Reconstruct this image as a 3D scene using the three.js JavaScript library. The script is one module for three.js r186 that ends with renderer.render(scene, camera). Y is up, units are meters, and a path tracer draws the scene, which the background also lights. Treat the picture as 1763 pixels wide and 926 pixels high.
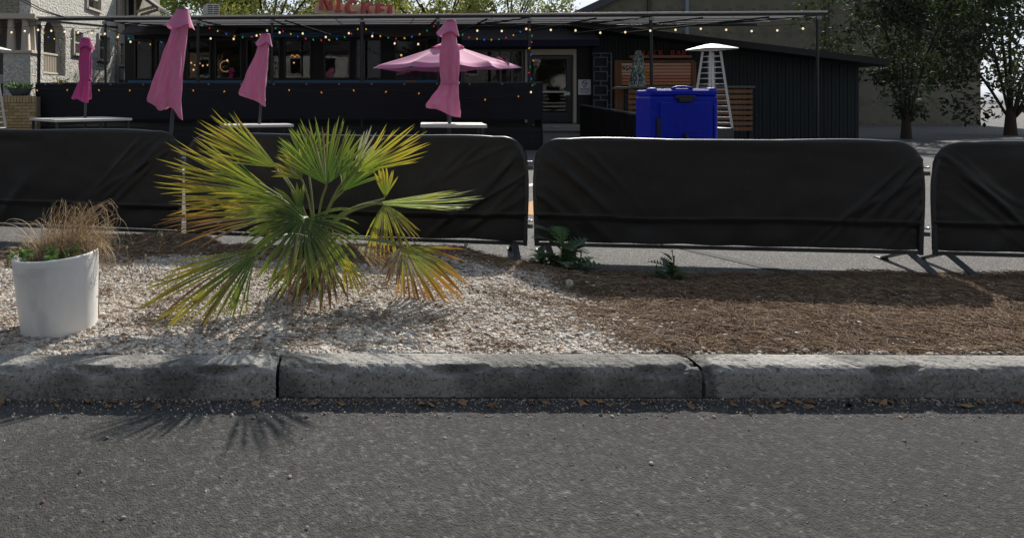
import * as THREE from 'three';
import { mergeGeometries, toCreasedNormals } from 'three/addons/utils/BufferGeometryUtils.js';
import { RoundedBoxGeometry } from 'three/addons/geometries/RoundedBoxGeometry.js';
import { ImprovedNoise } from 'three/addons/math/ImprovedNoise.js';
import { FontLoader } from 'three/addons/loaders/FontLoader.js';
import { TextGeometry } from 'three/addons/geometries/TextGeometry.js';

// ---------------------------------------------------------------- camera, sky, sun, exposure
const scene = new THREE.Scene();
const EYE = 1.26, FOC = 1100, CX = 600, CY = 170;          // eye height in metres; focal length and horizon in photograph pixels
const camera = new THREE.PerspectiveCamera(2 * Math.atan(756 / FOC) * 180 / Math.PI, 2326 / 1512, 0.1, 400);
camera.setViewOffset(2326, 1512, 1163 - CX, 756 - CY, 1763, 926);
camera.position.set(0, EYE, 0);
camera.lookAt(0, EYE, -10);
scene.add(camera);

const renderer = new THREE.WebGLRenderer({ antialias: true });
renderer.toneMapping = THREE.LinearToneMapping;
renderer.toneMappingExposure = 1.25;
renderer.shadowMap.enabled = true;
renderer.shadowMap.type = THREE.PCFSoftShadowMap;

const SUN_EL = 31 * Math.PI / 180, SUN_AZ = 21 * Math.PI / 180;
const sunDir = new THREE.Vector3(Math.sin(SUN_AZ) * Math.cos(SUN_EL), Math.sin(SUN_EL), -Math.cos(SUN_AZ) * Math.cos(SUN_EL));
{ // thin bright haze: brighter low down and towards the sun, bluer overhead
  const W = 512, H = 256, data = new Float32Array(W * H * 4), v = new THREE.Vector3();
  for (let r = 0; r < H; r++) for (let c = 0; c < W; c++) {
    const up = ((r + 0.5) / H - 0.5) * Math.PI, a = ((c + 0.5) / W - 0.5) * 2 * Math.PI;
    v.set(Math.cos(a) * Math.cos(up), Math.sin(up), Math.sin(a) * Math.cos(up));
    const cg = v.dot(sunDir), h = Math.pow(1 - Math.max(0, v.y), 3), k = (r * W + c) * 4;
    const fwd = 0.50 + 0.95 * Math.pow((1 + cg) / 2, 3), glow = 0.35 * Math.pow(Math.max(0, cg), 24);
    const zen = [0.30, 0.37, 0.48], hor = [0.62, 0.645, 0.68];
    for (let j = 0; j < 3; j++) data[k + j] = (zen[j] + (hor[j] - zen[j]) * h) * fwd + glow;
    if (v.y < 0) { const f = Math.min(1, -v.y * 8); for (let j = 0; j < 3; j++) data[k + j] = data[k + j] * (1 - f) + [0.10, 0.095, 0.09][j] * f; }
    data[k + 3] = 1;
  }
  const t = new THREE.DataTexture(data, W, H, THREE.RGBAFormat, THREE.FloatType);
  t.mapping = THREE.EquirectangularReflectionMapping; t.magFilter = THREE.LinearFilter; t.minFilter = THREE.LinearFilter; t.needsUpdate = true;
  scene.background = t; scene.environment = t;
}
const sun = new THREE.DirectionalLight(new THREE.Color().setRGB(1, 0.94, 0.85), 5);
sun.name = 'sun'; sun.position.copy(sunDir).multiplyScalar(60); sun.castShadow = true; sun.shadow.mapSize.set(4096, 4096); sun.shadow.radius = 1.2;
Object.assign(sun.shadow.camera, { left: -30, right: 30, top: 30, bottom: -30, near: 1, far: 140 });
sun.target.position.set(0, 0, -8); scene.add(sun); scene.add(sun.target);

// ---------------------------------------------------------------- helpers
let seed = 12345;
const srand = (s) => { seed = s; };
const rnd = () => { seed = (seed + 0x6D2B79F5) | 0; let t = Math.imul(seed ^ (seed >>> 15), 1 | seed); t = (t + Math.imul(t ^ (t >>> 7), 61 | t)) ^ t; return ((t ^ (t >>> 14)) >>> 0) / 4294967296; };
const rr = (a, b) => a + (b - a) * rnd();
const lerp = (a, b, t) => a + (b - a) * t, clamp = (x, a = 0, b = 1) => Math.min(b, Math.max(a, x));
const smooth = (a, b, x) => { const t = clamp((x - a) / (b - a)); return t * t * (3 - 2 * t); };
const PN = new ImprovedNoise(), noise = (x, y, z = 0) => PN.noise(x, y, z);
const V = (x, y, z) => new THREE.Vector3(x, y, z);
const col = (r, g, b) => new THREE.Color().setRGB(r, g, b);
// a point of the place given by its direction in the survey picture and its distance
const at = (px, py, d) => V((px - CX) / FOC * d, EYE - (py - CY) / FOC * d, -d);
// the building front is turned a little: planes parallel to it
const TURN = 0.056, YAW = -Math.atan(TURN), YC = Math.cos(YAW), YS = -Math.sin(YAW);
function plane(d0, px0 = 600, py0 = null) {
  const raw = (px, py) => { const d = d0 / (1 + TURN * (px - CX) / FOC), X = (px - CX) / FOC * d; return [X * YC - d * YS, EYE - (py - CY) / FOC * d]; };
  const [u0, v0b] = raw(px0, py0 ?? 200), v0 = py0 === null ? 0 : v0b, w = -d0 * YC;
  return { d0, pos: V(u0 * YC - w * YS, v0, u0 * YS + w * YC), l: (px, py) => { const [u, v] = raw(px, py); return [u - u0, v - v0]; } };
}
const taken = new Map();
const numbered = (n) => { const k = taken.get(n) ?? 0; taken.set(n, k + 1); return k ? n + '_' + String(k).padStart(3, '0') : n; };
function thing(name, label, category, pos = V(0, 0, 0), turn = 0, group) {
  const o = new THREE.Group(); o.name = numbered(name); o.position.copy(pos); o.rotation.y = turn; o.userData = { label, category };
  if (group) o.userData.group = group;
  scene.add(o); return o;
}
function mesh(name, geo, mat, parent = scene) {
  const g = Array.isArray(geo) ? merge(geo) : geo;
  const m = new THREE.Mesh(g, mat); m.name = parent === scene ? numbered(name) : name; m.castShadow = m.receiveShadow = true; parent.add(m); return m;
}
function struct(name, geo, mat) { const m = mesh(name, geo, mat); m.userData.kind = 'structure'; return m; }
function merge(list) { return list.length === 1 ? list[0] : mergeGeometries(list.map((g) => { const q = g.index ? g.toNonIndexed() : g.clone(); for (const k of Object.keys(q.attributes)) if (!['position', 'normal', 'uv', 'color'].includes(k)) q.deleteAttribute(k); return q; })); }
// uv in metres from the dominant axis of each face
function boxUV(g0, s = 1) {
  const g = g0.index ? g0.toNonIndexed() : g0, p = g.attributes.position, n = g.attributes.normal, uv = new Float32Array(p.count * 2);
  for (let i = 0; i < p.count; i += 3) {
    let a = 0, b = 0, c = 0; for (let k = 0; k < 3; k++) { a += Math.abs(n.getX(i + k)); b += Math.abs(n.getY(i + k)); c += Math.abs(n.getZ(i + k)); }
    for (let k = 0; k < 3; k++) { const j = i + k, x = p.getX(j), y = p.getY(j), z = p.getZ(j); const q = b > a && b > c ? [x, z] : a > c ? [z, y] : [x, y]; uv[j * 2] = q[0] * s; uv[j * 2 + 1] = q[1] * s; }
  }
  g.setAttribute('uv', new THREE.BufferAttribute(uv, 2)); return g;
}
const box = (w, h, d, x = 0, y = 0, z = 0) => boxUV(new THREE.BoxGeometry(w, h, d).translate(x, y, z));
const rbox = (w, h, d, x = 0, y = 0, z = 0, r = 0.01) => boxUV(new RoundedBoxGeometry(w, h, d, 2, Math.min(r, w / 2.1, h / 2.1, d / 2.1)).translate(x, y, z));
const cyl = (r0, r1, h, x = 0, y = 0, z = 0, n = 16) => new THREE.CylinderGeometry(r1, r0, h, n).translate(x, y + h / 2, z);   // y is the foot
const tube = (pts, r, seg = 24, n = 6) => new THREE.TubeGeometry(new THREE.CatmullRomCurve3(pts), seg, r, n, false);
function bar(a, b, r, n = 10) { const d = b.clone().sub(a), g = new THREE.CylinderGeometry(r, r, d.length(), n); g.applyQuaternion(new THREE.Quaternion().setFromUnitVectors(V(0, 1, 0), d.normalize())); const m = a.clone().add(b).multiplyScalar(0.5); return g.translate(m.x, m.y, m.z); }
function beam(a, b, w, h) { const d = b.clone().sub(a), g = new THREE.BoxGeometry(w, h, d.length()); const m = new THREE.Matrix4().lookAt(b, a, V(0, 1, 0)); g.applyMatrix4(m); const c = a.clone().add(b).multiplyScalar(0.5); return boxUV(g.translate(c.x, c.y, c.z)); }
// a box that fills a survey rectangle on a plane, zoff metres in front of it
function prect(F, x0, y0, x1, y1, depth, zoff = 0, round = 0) {
  const [a, b] = F.l(x0, (y0 + y1) / 2), [c] = F.l(x1, (y0 + y1) / 2), m = (x0 + x1) / 2, [, t] = F.l(m, y0), [, d] = F.l(m, y1);
  return (round ? rbox : box)(c - a, t - d, depth, (a + c) / 2, (t + d) / 2, zoff + depth / 2, round);
}
function grid(nu, nv, fn, closedU = false) {   // indexed surface from fn(u, v) -> Vector3
  const P = [], U = [], I = [];
  for (let j = 0; j <= nv; j++) for (let i = 0; i <= nu; i++) { const p = fn(i / nu, j / nv); P.push(p.x, p.y, p.z); U.push(i / nu, j / nv); }
  for (let j = 0; j < nv; j++) for (let i = 0; i < nu; i++) { const a = j * (nu + 1) + i, b = a + 1, c = a + nu + 1, d = c + 1; I.push(a, b, d, a, d, c); }
  const g = new THREE.BufferGeometry(); g.setAttribute('position', new THREE.Float32BufferAttribute(P, 3)); g.setAttribute('uv', new THREE.Float32BufferAttribute(U, 2)); g.setIndex(I); g.computeVertexNormals();
  if (closedU) { const n = g.attributes.normal; for (let j = 0; j <= nv; j++) { const a = j * (nu + 1), b = a + nu, x = n.getX(a) + n.getX(b), y = n.getY(a) + n.getY(b), z = n.getZ(a) + n.getZ(b), l = Math.hypot(x, y, z) || 1; n.setXYZ(a, x / l, y / l, z / l); n.setXYZ(b, x / l, y / l, z / l); } }
  return g;
}
// tiling value noise for textures
const H2 = (x, y, s) => { let h = Math.imul(x, 374761393) + Math.imul(y, 668265263) + Math.imul(s, 982451653); h = Math.imul(h ^ (h >>> 13), 1274126177); return ((h ^ (h >>> 16)) >>> 0) / 4294967296; };
const tn = (x, y, p, s) => { const fx = x * p, fy = y * p, ix = Math.floor(fx), iy = Math.floor(fy), a = fx - ix, b = fy - iy, u = a * a * (3 - 2 * a), v = b * b * (3 - 2 * b), m = (k) => ((k % p) + p) % p;
  return lerp(lerp(H2(m(ix), m(iy), s), H2(m(ix + 1), m(iy), s), u), lerp(H2(m(ix), m(iy + 1), s), H2(m(ix + 1), m(iy + 1), s), u), v); };
const fbm = (x, y, p, s, o = 4) => { let a = 0.5, t = 0, n = 0; for (let i = 0; i < o; i++, p *= 2, a *= 0.5) { t += a * tn(x, y, p, s + i); n += a; } return t / n; };
const s8 = (l) => Math.round(255 * clamp(l <= 0.0031308 ? 12.92 * l : 1.055 * Math.pow(l, 1 / 2.4) - 0.055));
function tex(n, fn, repeat = 1, linear = false) {   // fn(x, y) in 0..1 -> [r, g, b] linear, or one value for bump
  const d = new Uint8Array(n * n * 4);
  for (let j = 0; j < n; j++) for (let i = 0; i < n; i++) { const c = fn(i / n, j / n), k = (j * n + i) * 4; if (linear) d[k] = d[k + 1] = d[k + 2] = Math.round(255 * clamp(c)); else for (let q = 0; q < 3; q++) d[k + q] = s8(c[q]); d[k + 3] = 255; }
  const t = new THREE.DataTexture(d, n, n, THREE.RGBAFormat); t.wrapS = t.wrapT = THREE.RepeatWrapping; t.magFilter = THREE.LinearFilter; t.minFilter = THREE.LinearMipmapLinearFilter; t.generateMipmaps = true;
  if (!linear) t.colorSpace = THREE.SRGBColorSpace; t.repeat.set(repeat, repeat); t.needsUpdate = true; return t;
}
const M = (r, g, b, roughness = 0.8, extra = {}) => new THREE.MeshStandardMaterial({ color: col(r, g, b), roughness, side: THREE.DoubleSide, ...extra });
const MP = (r, g, b, roughness = 0.8, extra = {}) => new THREE.MeshPhysicalMaterial({ color: col(r, g, b), roughness, side: THREE.DoubleSide, ...extra });
const mix3 = (a, b, t) => [lerp(a[0], b[0], t), lerp(a[1], b[1], t), lerp(a[2], b[2], t)];

// ---------------------------------------------------------------- materials
const grain = tex(256, (x, y) => fbm(x, y, 16, 3, 4), 3, true);
const mBlackPaint = M(0.012, 0.012, 0.014, 0.45), mSteel = M(0.35, 0.36, 0.37, 0.4, { metalness: 0.9 }), mDarkSteel = M(0.05, 0.052, 0.055, 0.45, { metalness: 0.5 });
const mGrey = M(0.22, 0.22, 0.23, 0.6), mWhite = M(0.72, 0.71, 0.68, 0.55), mCream = M(0.55, 0.52, 0.46, 0.6);
const lotTex = tex(1024, (x, y) => { const f = H2(Math.floor(x * 1024), Math.floor(y * 1024), 5), s = tn(x, y, 200, 9), b = fbm(x, y, 6, 21, 4), m = 0.055 + 0.26 * s * s * s + 0.05 * f; return [m * (0.85 + 0.3 * b), m * 0.95 * (0.85 + 0.3 * b), m * 0.89 * (0.85 + 0.3 * b)]; }, 0.8);
const lotBump = tex(512, (x, y) => 0.7 * tn(x, y, 100, 9) + 0.3 * tn(x, y, 256, 4), 1.6, true);
const mLot = M(1, 1, 1, 0.9, { map: lotTex, bumpMap: lotBump, bumpScale: 0.012 });
const roadTex = tex(2048, (x, y) => {
  const f = tn(x, y, 900, 5), s = tn(x, y, 520, 19), c = tn(x, y, 260, 29), b = fbm(x, y, 3, 41, 6), w = fbm(x + 0.3, y + 0.7, 5, 77, 5), oil = smooth(0.60, 0.72, fbm(x, y, 4, 131, 5));
  let m = 0.020 + 0.030 * s * s + 0.014 * f + 0.03 * Math.pow(c, 5); m *= 0.55 + 0.9 * b; m *= 1 - 0.45 * oil; const dust = smooth(0.5, 0.68, w) * 0.016; m += dust * (0.5 + f);
  const cr = Math.abs(fbm(x, y, 3, 61, 6) - 0.5); if (cr < 0.0035 && w > 0.5) m *= 0.35; const sealed = Math.abs(fbm(x, y, 2, 161, 3) - 0.47); if (sealed < 0.006) m = 0.013 + 0.004 * f;
  const st = H2(Math.floor(x * 420), Math.floor(y * 420), 8), k = s > 0.8 && st > 0.6 ? 0.05 * st : 0; return [m + k, m * 0.97 + k * 0.93, m * 0.93 + k * 0.82]; }, 0.16);
const roadBump = tex(1024, (x, y) => 0.5 * tn(x, y, 330, 19) + 0.3 * tn(x, y, 512, 6) + 0.5 * (fbm(x, y, 6, 14, 4) - 0.5), 0.7, true);
const mRoad = M(1, 1, 1, 0.97, { map: roadTex, bumpMap: roadBump, bumpScale: 0.006 });
const soilTex = tex(512, (x, y) => { const b = fbm(x, y, 10, 3, 5), f = tn(x, y, 128, 8); return mix3([0.035, 0.022, 0.014], [0.12, 0.085, 0.06], clamp(b * 1.2 - 0.2 + 0.3 * (f - 0.5))); }, 0.7);
const mSoil = M(1, 1, 1, 0.95, { map: soilTex, bumpMap: grain, bumpScale: 0.02 });
const concTex = tex(512, (x, y) => { const b = fbm(x, y, 6, 13, 5), f = tn(x, y, 200, 8), st = smooth(0.55, 0.75, fbm(x, y, 3, 91, 4)); const m = (0.26 + 0.10 * b + 0.07 * f) * (1 - 0.35 * st); return [m, m * 0.96, m * 0.89]; }, 0.9);
const kerbTex = tex(1024, (x, y) => { const b = fbm(x, y, 5, 13, 6), f = tn(x, y, 400, 8), st = smooth(0.48, 0.66, fbm(x, y, 4, 91, 6)), ag = tn(x, y, 200, 57), ru = smooth(0.66, 0.74, fbm(x, y, 6, 191, 5)); let m = (0.20 + 0.12 * b + 0.07 * f) * (1 - 0.55 * st); if (ag > 0.82) m *= 0.6; if (ag < 0.15) m *= 1.3; return mix3([m, m * 0.95, m * 0.86], [0.03, 0.028, 0.026], 0.7 * ru); }, 0.55);
const kerbBump = tex(512, (x, y) => { const pit = tn(x, y, 90, 23); return 0.6 * fbm(x, y, 40, 3, 4) + 0.3 * fbm(x, y, 6, 9, 3) - (pit > 0.84 ? 0.5 : 0) + 0.2; }, 1.1, true);
const mKerb = M(1, 1, 1, 0.95, { map: kerbTex, bumpMap: kerbBump, bumpScale: 0.012 });
const mConc = M(1, 1, 1, 0.9, { map: concTex, bumpMap: grain, bumpScale: 0.004 });
const stuccoTex = tex(512, (x, y) => { const b = fbm(x, y, 5, 33, 4), f = fbm(x, y, 60, 8, 3); const m = 0.36 + 0.38 * f; return [m * (0.92 + 0.16 * b), m * (0.9 + 0.14 * b), m * (0.82 + 0.12 * b)]; }, 0.45);
const stuccoBump = tex(512, (x, y) => fbm(x, y, 60, 8, 3), 0.45, true);
const mStucco = M(1, 1, 1, 0.95, { map: stuccoTex, bumpMap: stuccoBump, bumpScale: 0.05 });
const mStuccoTan = M(0.55, 0.53, 0.44, 0.95, { map: stuccoTex, bumpMap: stuccoBump, bumpScale: 0.05 });
const vinylTex = tex(512, (x, y) => { const b = fbm(x, y, 6, 53, 5), d = smooth(0.62, 0.8, fbm(x, y, 30, 71, 4)); const m = 0.006 + 0.004 * b + 0.009 * d * b; return [m * 1.05, m, m * 0.95]; }, 0.8);
const vinylRough = tex(256, (x, y) => 0.34 + 0.34 * fbm(x, y, 8, 17, 4), 1, true);
const mVinyl = M(1, 1, 1, 1, { map: vinylTex, roughnessMap: vinylRough });
const mClothBlack = M(0.012, 0.012, 0.016, 0.9, { bumpMap: grain, bumpScale: 0.004 });
const mGlass = MP(1, 1, 1, 0.02, { transmission: 1, thickness: 0, ior: 1.5 });
const mDark = M(0.012, 0.012, 0.013, 0.7), mBlueTrim = M(0.02, 0.14, 0.27, 0.5), mNavy = M(0.008, 0.011, 0.045, 0.8);
const woodTex = tex(512, (x, y) => { const g = fbm(x * 1, y * 1, 4, 5, 3), l = tn(x * 0.999, 0.5, 64, 12) * 0.5 + tn(x, y, 128, 6) * 0.15 + g * 0.35; return mix3([0.10, 0.042, 0.018], [0.26, 0.12, 0.05], l); }, 1);
const mWood = M(1, 1, 1, 0.7, { map: woodTex });
const leafMat = (extra = {}) => MP(1, 1, 1, 0.9, { vertexColors: true, transmission: 0.4, thickness: 0, ...extra });
const mLeaf = leafMat(), mLeafGloss = leafMat({ transmission: 0.34, clearcoat: 0.75, clearcoatRoughness: 0.28 });
const mBark = M(0.07, 0.052, 0.038, 0.95, { bumpMap: grain, bumpScale: 0.03 });
// ---------------------------------------------------------------- ground
struct('ground', boxUV(new THREE.PlaneGeometry(300, 300).rotateX(-Math.PI / 2).translate(0, -0.06, 0)), mLot);
struct('parking_lot', boxUV(new THREE.PlaneGeometry(120, 100, 1, 1).rotateX(-Math.PI / 2).translate(0, 0, -54.2)), mLot);
struct('road', boxUV(new THREE.PlaneGeometry(120, 13.2, 1, 1).rotateX(-Math.PI / 2).translate(0, 0, 3.9)), mRoad);
const rearEdge = (x) => 5.3 - 0.3 * smooth(0.75, 1.15, x) - 0.46 * smooth(1.2, 1.8, x) + 0.38 * smooth(-0.95, -1.35, x) - 0.55 * smooth(-2.2, -2.55, x) + 0.09 * noise(x * 2.1, 3.3) + 0.04 * noise(x * 7, 8.8);
const bedH = (x, d) => {
  const r = rearEdge(x), rise = smooth(r, r - 0.42, d), g = lerp(0.125, 0.05, smooth(0.75, 1.6, x)), front = smooth(3.75, 3.2, d);
  return lerp(-0.03, lerp(g, 0.11, front), rise) + 0.014 * rise * noise(x * 3.2, d * 3.2, 1.7) + 0.006 * rise * noise(x * 11, d * 11, 4);
};
{
  const g = grid(260, 80, (u, v) => { const x = lerp(-9, 11, u), d = lerp(2.84, 6.0, v); return V(x, bedH(x, d), -d); });
  const p = g.attributes.position, uv = g.attributes.uv; for (let i = 0; i < p.count; i++) uv.setXY(i, p.getX(i), p.getZ(i));
  struct('planting_bed', g, mSoil);
  const k = new THREE.Group(); k.name = 'kerb'; k.userData.kind = 'structure'; scene.add(k);
  srand(5);
  // worn kerb stones: chipped arrises, slightly out of line
  for (let i = -4; i < 6; i++) {
    const L = 1.788, prof = [[-0.08, -0.14], [-0.08, 0.115], [-0.068, 0.131], [-0.045, 0.137], [0.0, 0.138], [0.045, 0.136], [0.066, 0.128], [0.08, 0.108], [0.084, 0.0], [0.088, -0.14]], o = i * 7.3;
    const g0 = grid(150, 36, (u, v) => { const t = v * (prof.length - 1), j = Math.min(prof.length - 2, Math.floor(t)), f = t - j, z = lerp(prof[j][0], prof[j + 1][0], f), y = lerp(prof[j][1], prof[j + 1][1], f), x = (u - 0.5) * L, arris = Math.exp(-(((z - 0.07) / 0.025) ** 2)) * smooth(0.08, 0.12, y), end = Math.exp(-(((L / 2 - Math.abs(x)) / 0.03) ** 2)), chip = Math.max(0, noise(x * 9 + o, z * 20, 3) - 0.12) * 0.055 + Math.max(0, noise(x * 28 + o, z * 40, 8) - 0.2) * 0.02, rough = 0.0022 * noise(x * 45 + o, y * 45, z * 45);
      return V(x, y - chip * (arris + end * 0.8) - 0.012 * end * smooth(0.05, 0.13, y) + rough, z - chip * arris * 0.9 + rough); });
    const s = mesh('kerb_stone', merge([boxUV(g0), box(0.01, 0.22, 0.14, -L / 2 + 0.012, -0.01, 0), box(0.01, 0.22, 0.14, L / 2 - 0.012, -0.01, 0)]), mKerb, k); { const uv = s.geometry.attributes.uv; for (let q = 0; q < uv.count; q++) uv.setXY(q, uv.getX(q) + o, uv.getY(q) + i * 0.37); }
    s.position.set(i * 1.8 + 0.6, rr(-0.012, 0.006), -2.77 + rr(-0.01, 0.008)); s.rotation.set(rr(-0.015, 0.015), rr(-0.004, 0.004), rr(-0.004, 0.004));
  }
}
// painted bay lines of the parking lot
srand(9);
for (const [x0, d0, x1, d1, w, c] of [[2.2, 8.9, 3.4, 10.0, 0.14, 0], [1.86, 7.0, 2.5, 7.9, 0.34, 1], [-3.8, 11.6, -2.0, 11.0, 0.16, 0], [-4.9, 14.0, -2.6, 13.4, 0.16, 0], [2.72, 5.6, 3.2, 4.6, 0.1, 2]]) {
  const a = V(x0, 0.004, -d0), b = V(x1, 0.004, -d1), n = b.clone().sub(a).normalize().cross(V(0, 1, 0)).multiplyScalar(w / 2);
  const g = new THREE.BufferGeometry(); const P = [a.clone().sub(n), b.clone().sub(n), b.clone().add(n), a.clone().add(n)];
  g.setAttribute('position', new THREE.Float32BufferAttribute(P.flatMap((q) => [q.x, q.y, q.z]), 3)); g.setAttribute('uv', new THREE.Float32BufferAttribute(P.flatMap((q) => [q.x, q.z]), 2)); g.setIndex([0, 1, 2, 0, 2, 3]); g.computeVertexNormals();
  const m = struct('pavement_marking', g, [M(0.62, 0.62, 0.6, 0.8, { bumpMap: grain, bumpScale: 0.003 }), M(0.42, 0.20, 0.06, 0.85, { bumpMap: grain, bumpScale: 0.003 }), M(0.03, 0.03, 0.03, 0.9)][c]);
}

// ---------------------------------------------------------------- the diner
const DN = 19;                                   // distance of the diner's front
const FLOOR = 0.56;
{
  const F = plane(DN, 600), g = thing('diner_building', 'long low black diner with a row of tall windows behind the patio roof', 'building', F.pos, YAW);
  const [xl] = F.l(214, 100), [xr] = F.l(1018, 100), [, top] = F.l(600, 38), [, wy1] = F.l(600, 66), [, wy0] = F.l(600, 136);
  const wins = [[231, 262], [268, 286], [322, 363], [370, 416], [424, 444], [449, 482], [489, 536], [557, 603], [612, 657], [680, 725], [733, 756], [764, 784]];
  // front wall in pieces round the openings
  const wall = [], doorL = F.l(904, 100)[0], doorR = F.l(992, 100)[0], sfL = F.l(796, 100)[0], sfR = F.l(902, 100)[0], [, dTop] = F.l(950, 85);
  let x = xl; const edges = wins.map(([a, b]) => [F.l(a, 100)[0], F.l(b, 100)[0]]);
  const q = (a, b, y0, y1) => { if (b - a > 0.002) wall.push(box(b - a, y1 - y0, 0.2, (a + b) / 2, (y0 + y1) / 2, -0.1)); };
  for (const [a, b] of edges) { q(x, a, wy0, wy1); x = b; }
  q(x, sfL, wy0, wy1); q(sfR, doorL, FLOOR, dTop); q(doorR, xr, FLOOR, dTop);
  q(xl, sfL, 0, wy0); q(xl, xr, wy1, top); q(doorL, xr, dTop, wy1); q(sfL, sfR, 0, FLOOR + 0.25); q(sfL, doorL, dTop, wy1); q(sfR, doorL, 0, FLOOR); q(doorL, xr, 0, FLOOR);
  mesh('front_wall', wall, mDark, g);
  const D = 9;
  mesh('side_wall', box(0.2, top, D - 0.2, xl + 0.1, top / 2, -0.2 - (D - 0.2) / 2), mDark, g);
  mesh('side_wall', box(0.2, top, D - 0.2, xr - 0.1, top / 2, -0.2 - (D - 0.2) / 2), mDark, g);
  mesh('back_wall', box(xr - xl - 0.4, top, 0.2, (xl + xr) / 2, top / 2, -D + 0.1), M(0.035, 0.022, 0.018, 0.8), g);
  mesh('floor', box(xr - xl - 0.4, 0.1, D - 0.4, (xl + xr) / 2, FLOOR - 0.05, -D / 2), M(0.03, 0.028, 0.026, 0.5), g);
  mesh('roof', box(xr - xl + 0.3, 0.16, D + 0.3, (xl + xr) / 2, top + 0.08, -D / 2), M(0.10, 0.10, 0.10, 0.8), g);
  // windows: frame, pane, and a half-drawn pale shade seen behind the glass of some of them
  wins.forEach(([a, b], i) => {
    const w = new THREE.Group(); w.name = 'window'; g.add(w);
    const fr = []; const [A] = F.l(a, 100), [B] = F.l(b, 100), t = 0.045;
    fr.push(box(t, wy1 - wy0, 0.09, A + t / 2, (wy0 + wy1) / 2, 0.0), box(t, wy1 - wy0, 0.09, B - t / 2, (wy0 + wy1) / 2, 0.0), box(B - A - 2 * t, t, 0.088, (A + B) / 2, wy1 - t / 2, 0), box(B - A - 2 * t, t, 0.088, (A + B) / 2, wy0 + t / 2, 0));
    mesh('frame', fr, mBlackPaint, w);
    const pane = mesh('pane', new THREE.PlaneGeometry(B - A - 2 * t, wy1 - wy0 - 2 * t).translate(0, 0, 0), mGlass, w); pane.position.set((A + B) / 2, (wy0 + wy1) / 2, -0.03); pane.rotation.y = [0.004, -0.01, 0.008, 0, -0.006, 0.012, 0.002, -0.012, 0.01, 0.005, 0, -0.004][i];
  });
  mesh('trim_band', prect(F, 414, 56, 622, 64, 0.04, 0.012), mBlueTrim, g);
  mesh('trim_band', prect(F, 219, 58, 232, 70, 0.04, 0.012), mBlueTrim, g);
  mesh('sill', prect(F, 222, 138, 756, 142, 0.09, 0.01), mBlueTrim, g);
  mesh('sill_patch', prect(F, 700, 138.6, 716, 141, 0.095, 0.012), M(0.45, 0.10, 0.02, 0.6), g);
  // storefront beside the door
  const sf = new THREE.Group(); sf.name = 'storefront_window'; g.add(sf);
  const fx = [796, 862, 882, 900]; const fy1 = dTop, fy0 = FLOOR + 0.25;
  mesh('frame', [...fx.map((p) => box(0.06, fy1 - fy0, 0.1, F.l(p, 100)[0], (fy0 + fy1) / 2, -0.02)), box(sfR - sfL, 0.06, 0.09, (sfL + sfR) / 2, fy0 + 0.03, -0.02), box(sfR - sfL, 0.06, 0.09, (sfL + sfR) / 2, fy1 - 0.03, -0.02)], M(0.10, 0.10, 0.10, 0.5), sf);
  for (let i = 0; i < 3; i++) { const A = F.l(fx[i], 100)[0] + 0.03, B = F.l(fx[i + 1], 100)[0] - 0.03; const p = mesh('pane', new THREE.PlaneGeometry(B - A, fy1 - fy0 - 0.12), mGlass, sf); p.position.set((A + B) / 2, (fy0 + fy1) / 2, -0.02); }
  // door with its frame
  const dr = new THREE.Group(); dr.name = 'door'; g.add(dr);
  const dA = doorL, dB = doorR, mFrame = M(0.50, 0.46, 0.38, 0.55), jw = 0.085;
  mesh('door_frame', [box(jw, dTop - FLOOR, 0.16, dA + jw / 2, (dTop + FLOOR) / 2, -0.02), box(jw, dTop - FLOOR, 0.16, dB - jw / 2, (dTop + FLOOR) / 2, -0.02), box(dB - dA - 2 * jw, 0.16, 0.158, (dA + dB) / 2, dTop - 0.08, -0.02)], mFrame, dr);
  const la = dA + jw + 0.01, lb = dB - jw - 0.01, lt = dTop - 0.18, st = 0.1;
  mesh('door_leaf', [box(st, lt - FLOOR - 0.01, 0.06, la + st / 2, (lt + FLOOR) / 2, -0.05), box(st * 1.6, lt - FLOOR - 0.01, 0.06, lb - st * 0.8, (lt + FLOOR) / 2, -0.05), box(lb - la, st, 0.058, (la + lb) / 2, lt - st / 2, -0.05), box(lb - la, 0.3, 0.058, (la + lb) / 2, FLOOR + 0.16, -0.05)], M(0.035, 0.034, 0.034, 0.4), dr);
  const [, mr] = F.l(950, 158); mesh('push_rail', box(lb - la - 0.3, 0.055, 0.05, (la + lb) / 2 - 0.02, mr, 0.0), M(0.45, 0.44, 0.42, 0.35, { metalness: 0.5 }), dr);
  const gp = mesh('pane', new THREE.PlaneGeometry(lb - la - 0.26, lt - FLOOR - 0.4), mGlass, dr); gp.position.set((la + lb) / 2 - 0.03, (lt + FLOOR) / 2 + 0.1, -0.05); gp.rotation.y = 0.03;
  mesh('sticker', new THREE.CylinderGeometry(0.065, 0.065, 0.006, 20).rotateX(Math.PI / 2).translate(F.l(976, 155)[0], F.l(976, 155)[1], -0.012), M(0.01, 0.10, 0.045, 0.6), dr);
  mesh('sticker', box(0.17, 0.1, 0.005, F.l(977, 161)[0], F.l(977, 161)[1], -0.012), mWhite, dr);
  // things in the dark room that the glass lets through
  srand(77);
  const mLamp = M(0.3, 0.15, 0.05, 0.5, { emissive: col(1, 0.55, 0.2), emissiveIntensity: 0.6 });
  mesh('counter', box(xr - xl - 3, 1.0, 0.7, (xl + xr) / 2 - 0.8, FLOOR + 0.5, -3.2), M(0.05, 0.02, 0.016, 0.5), g);
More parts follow.
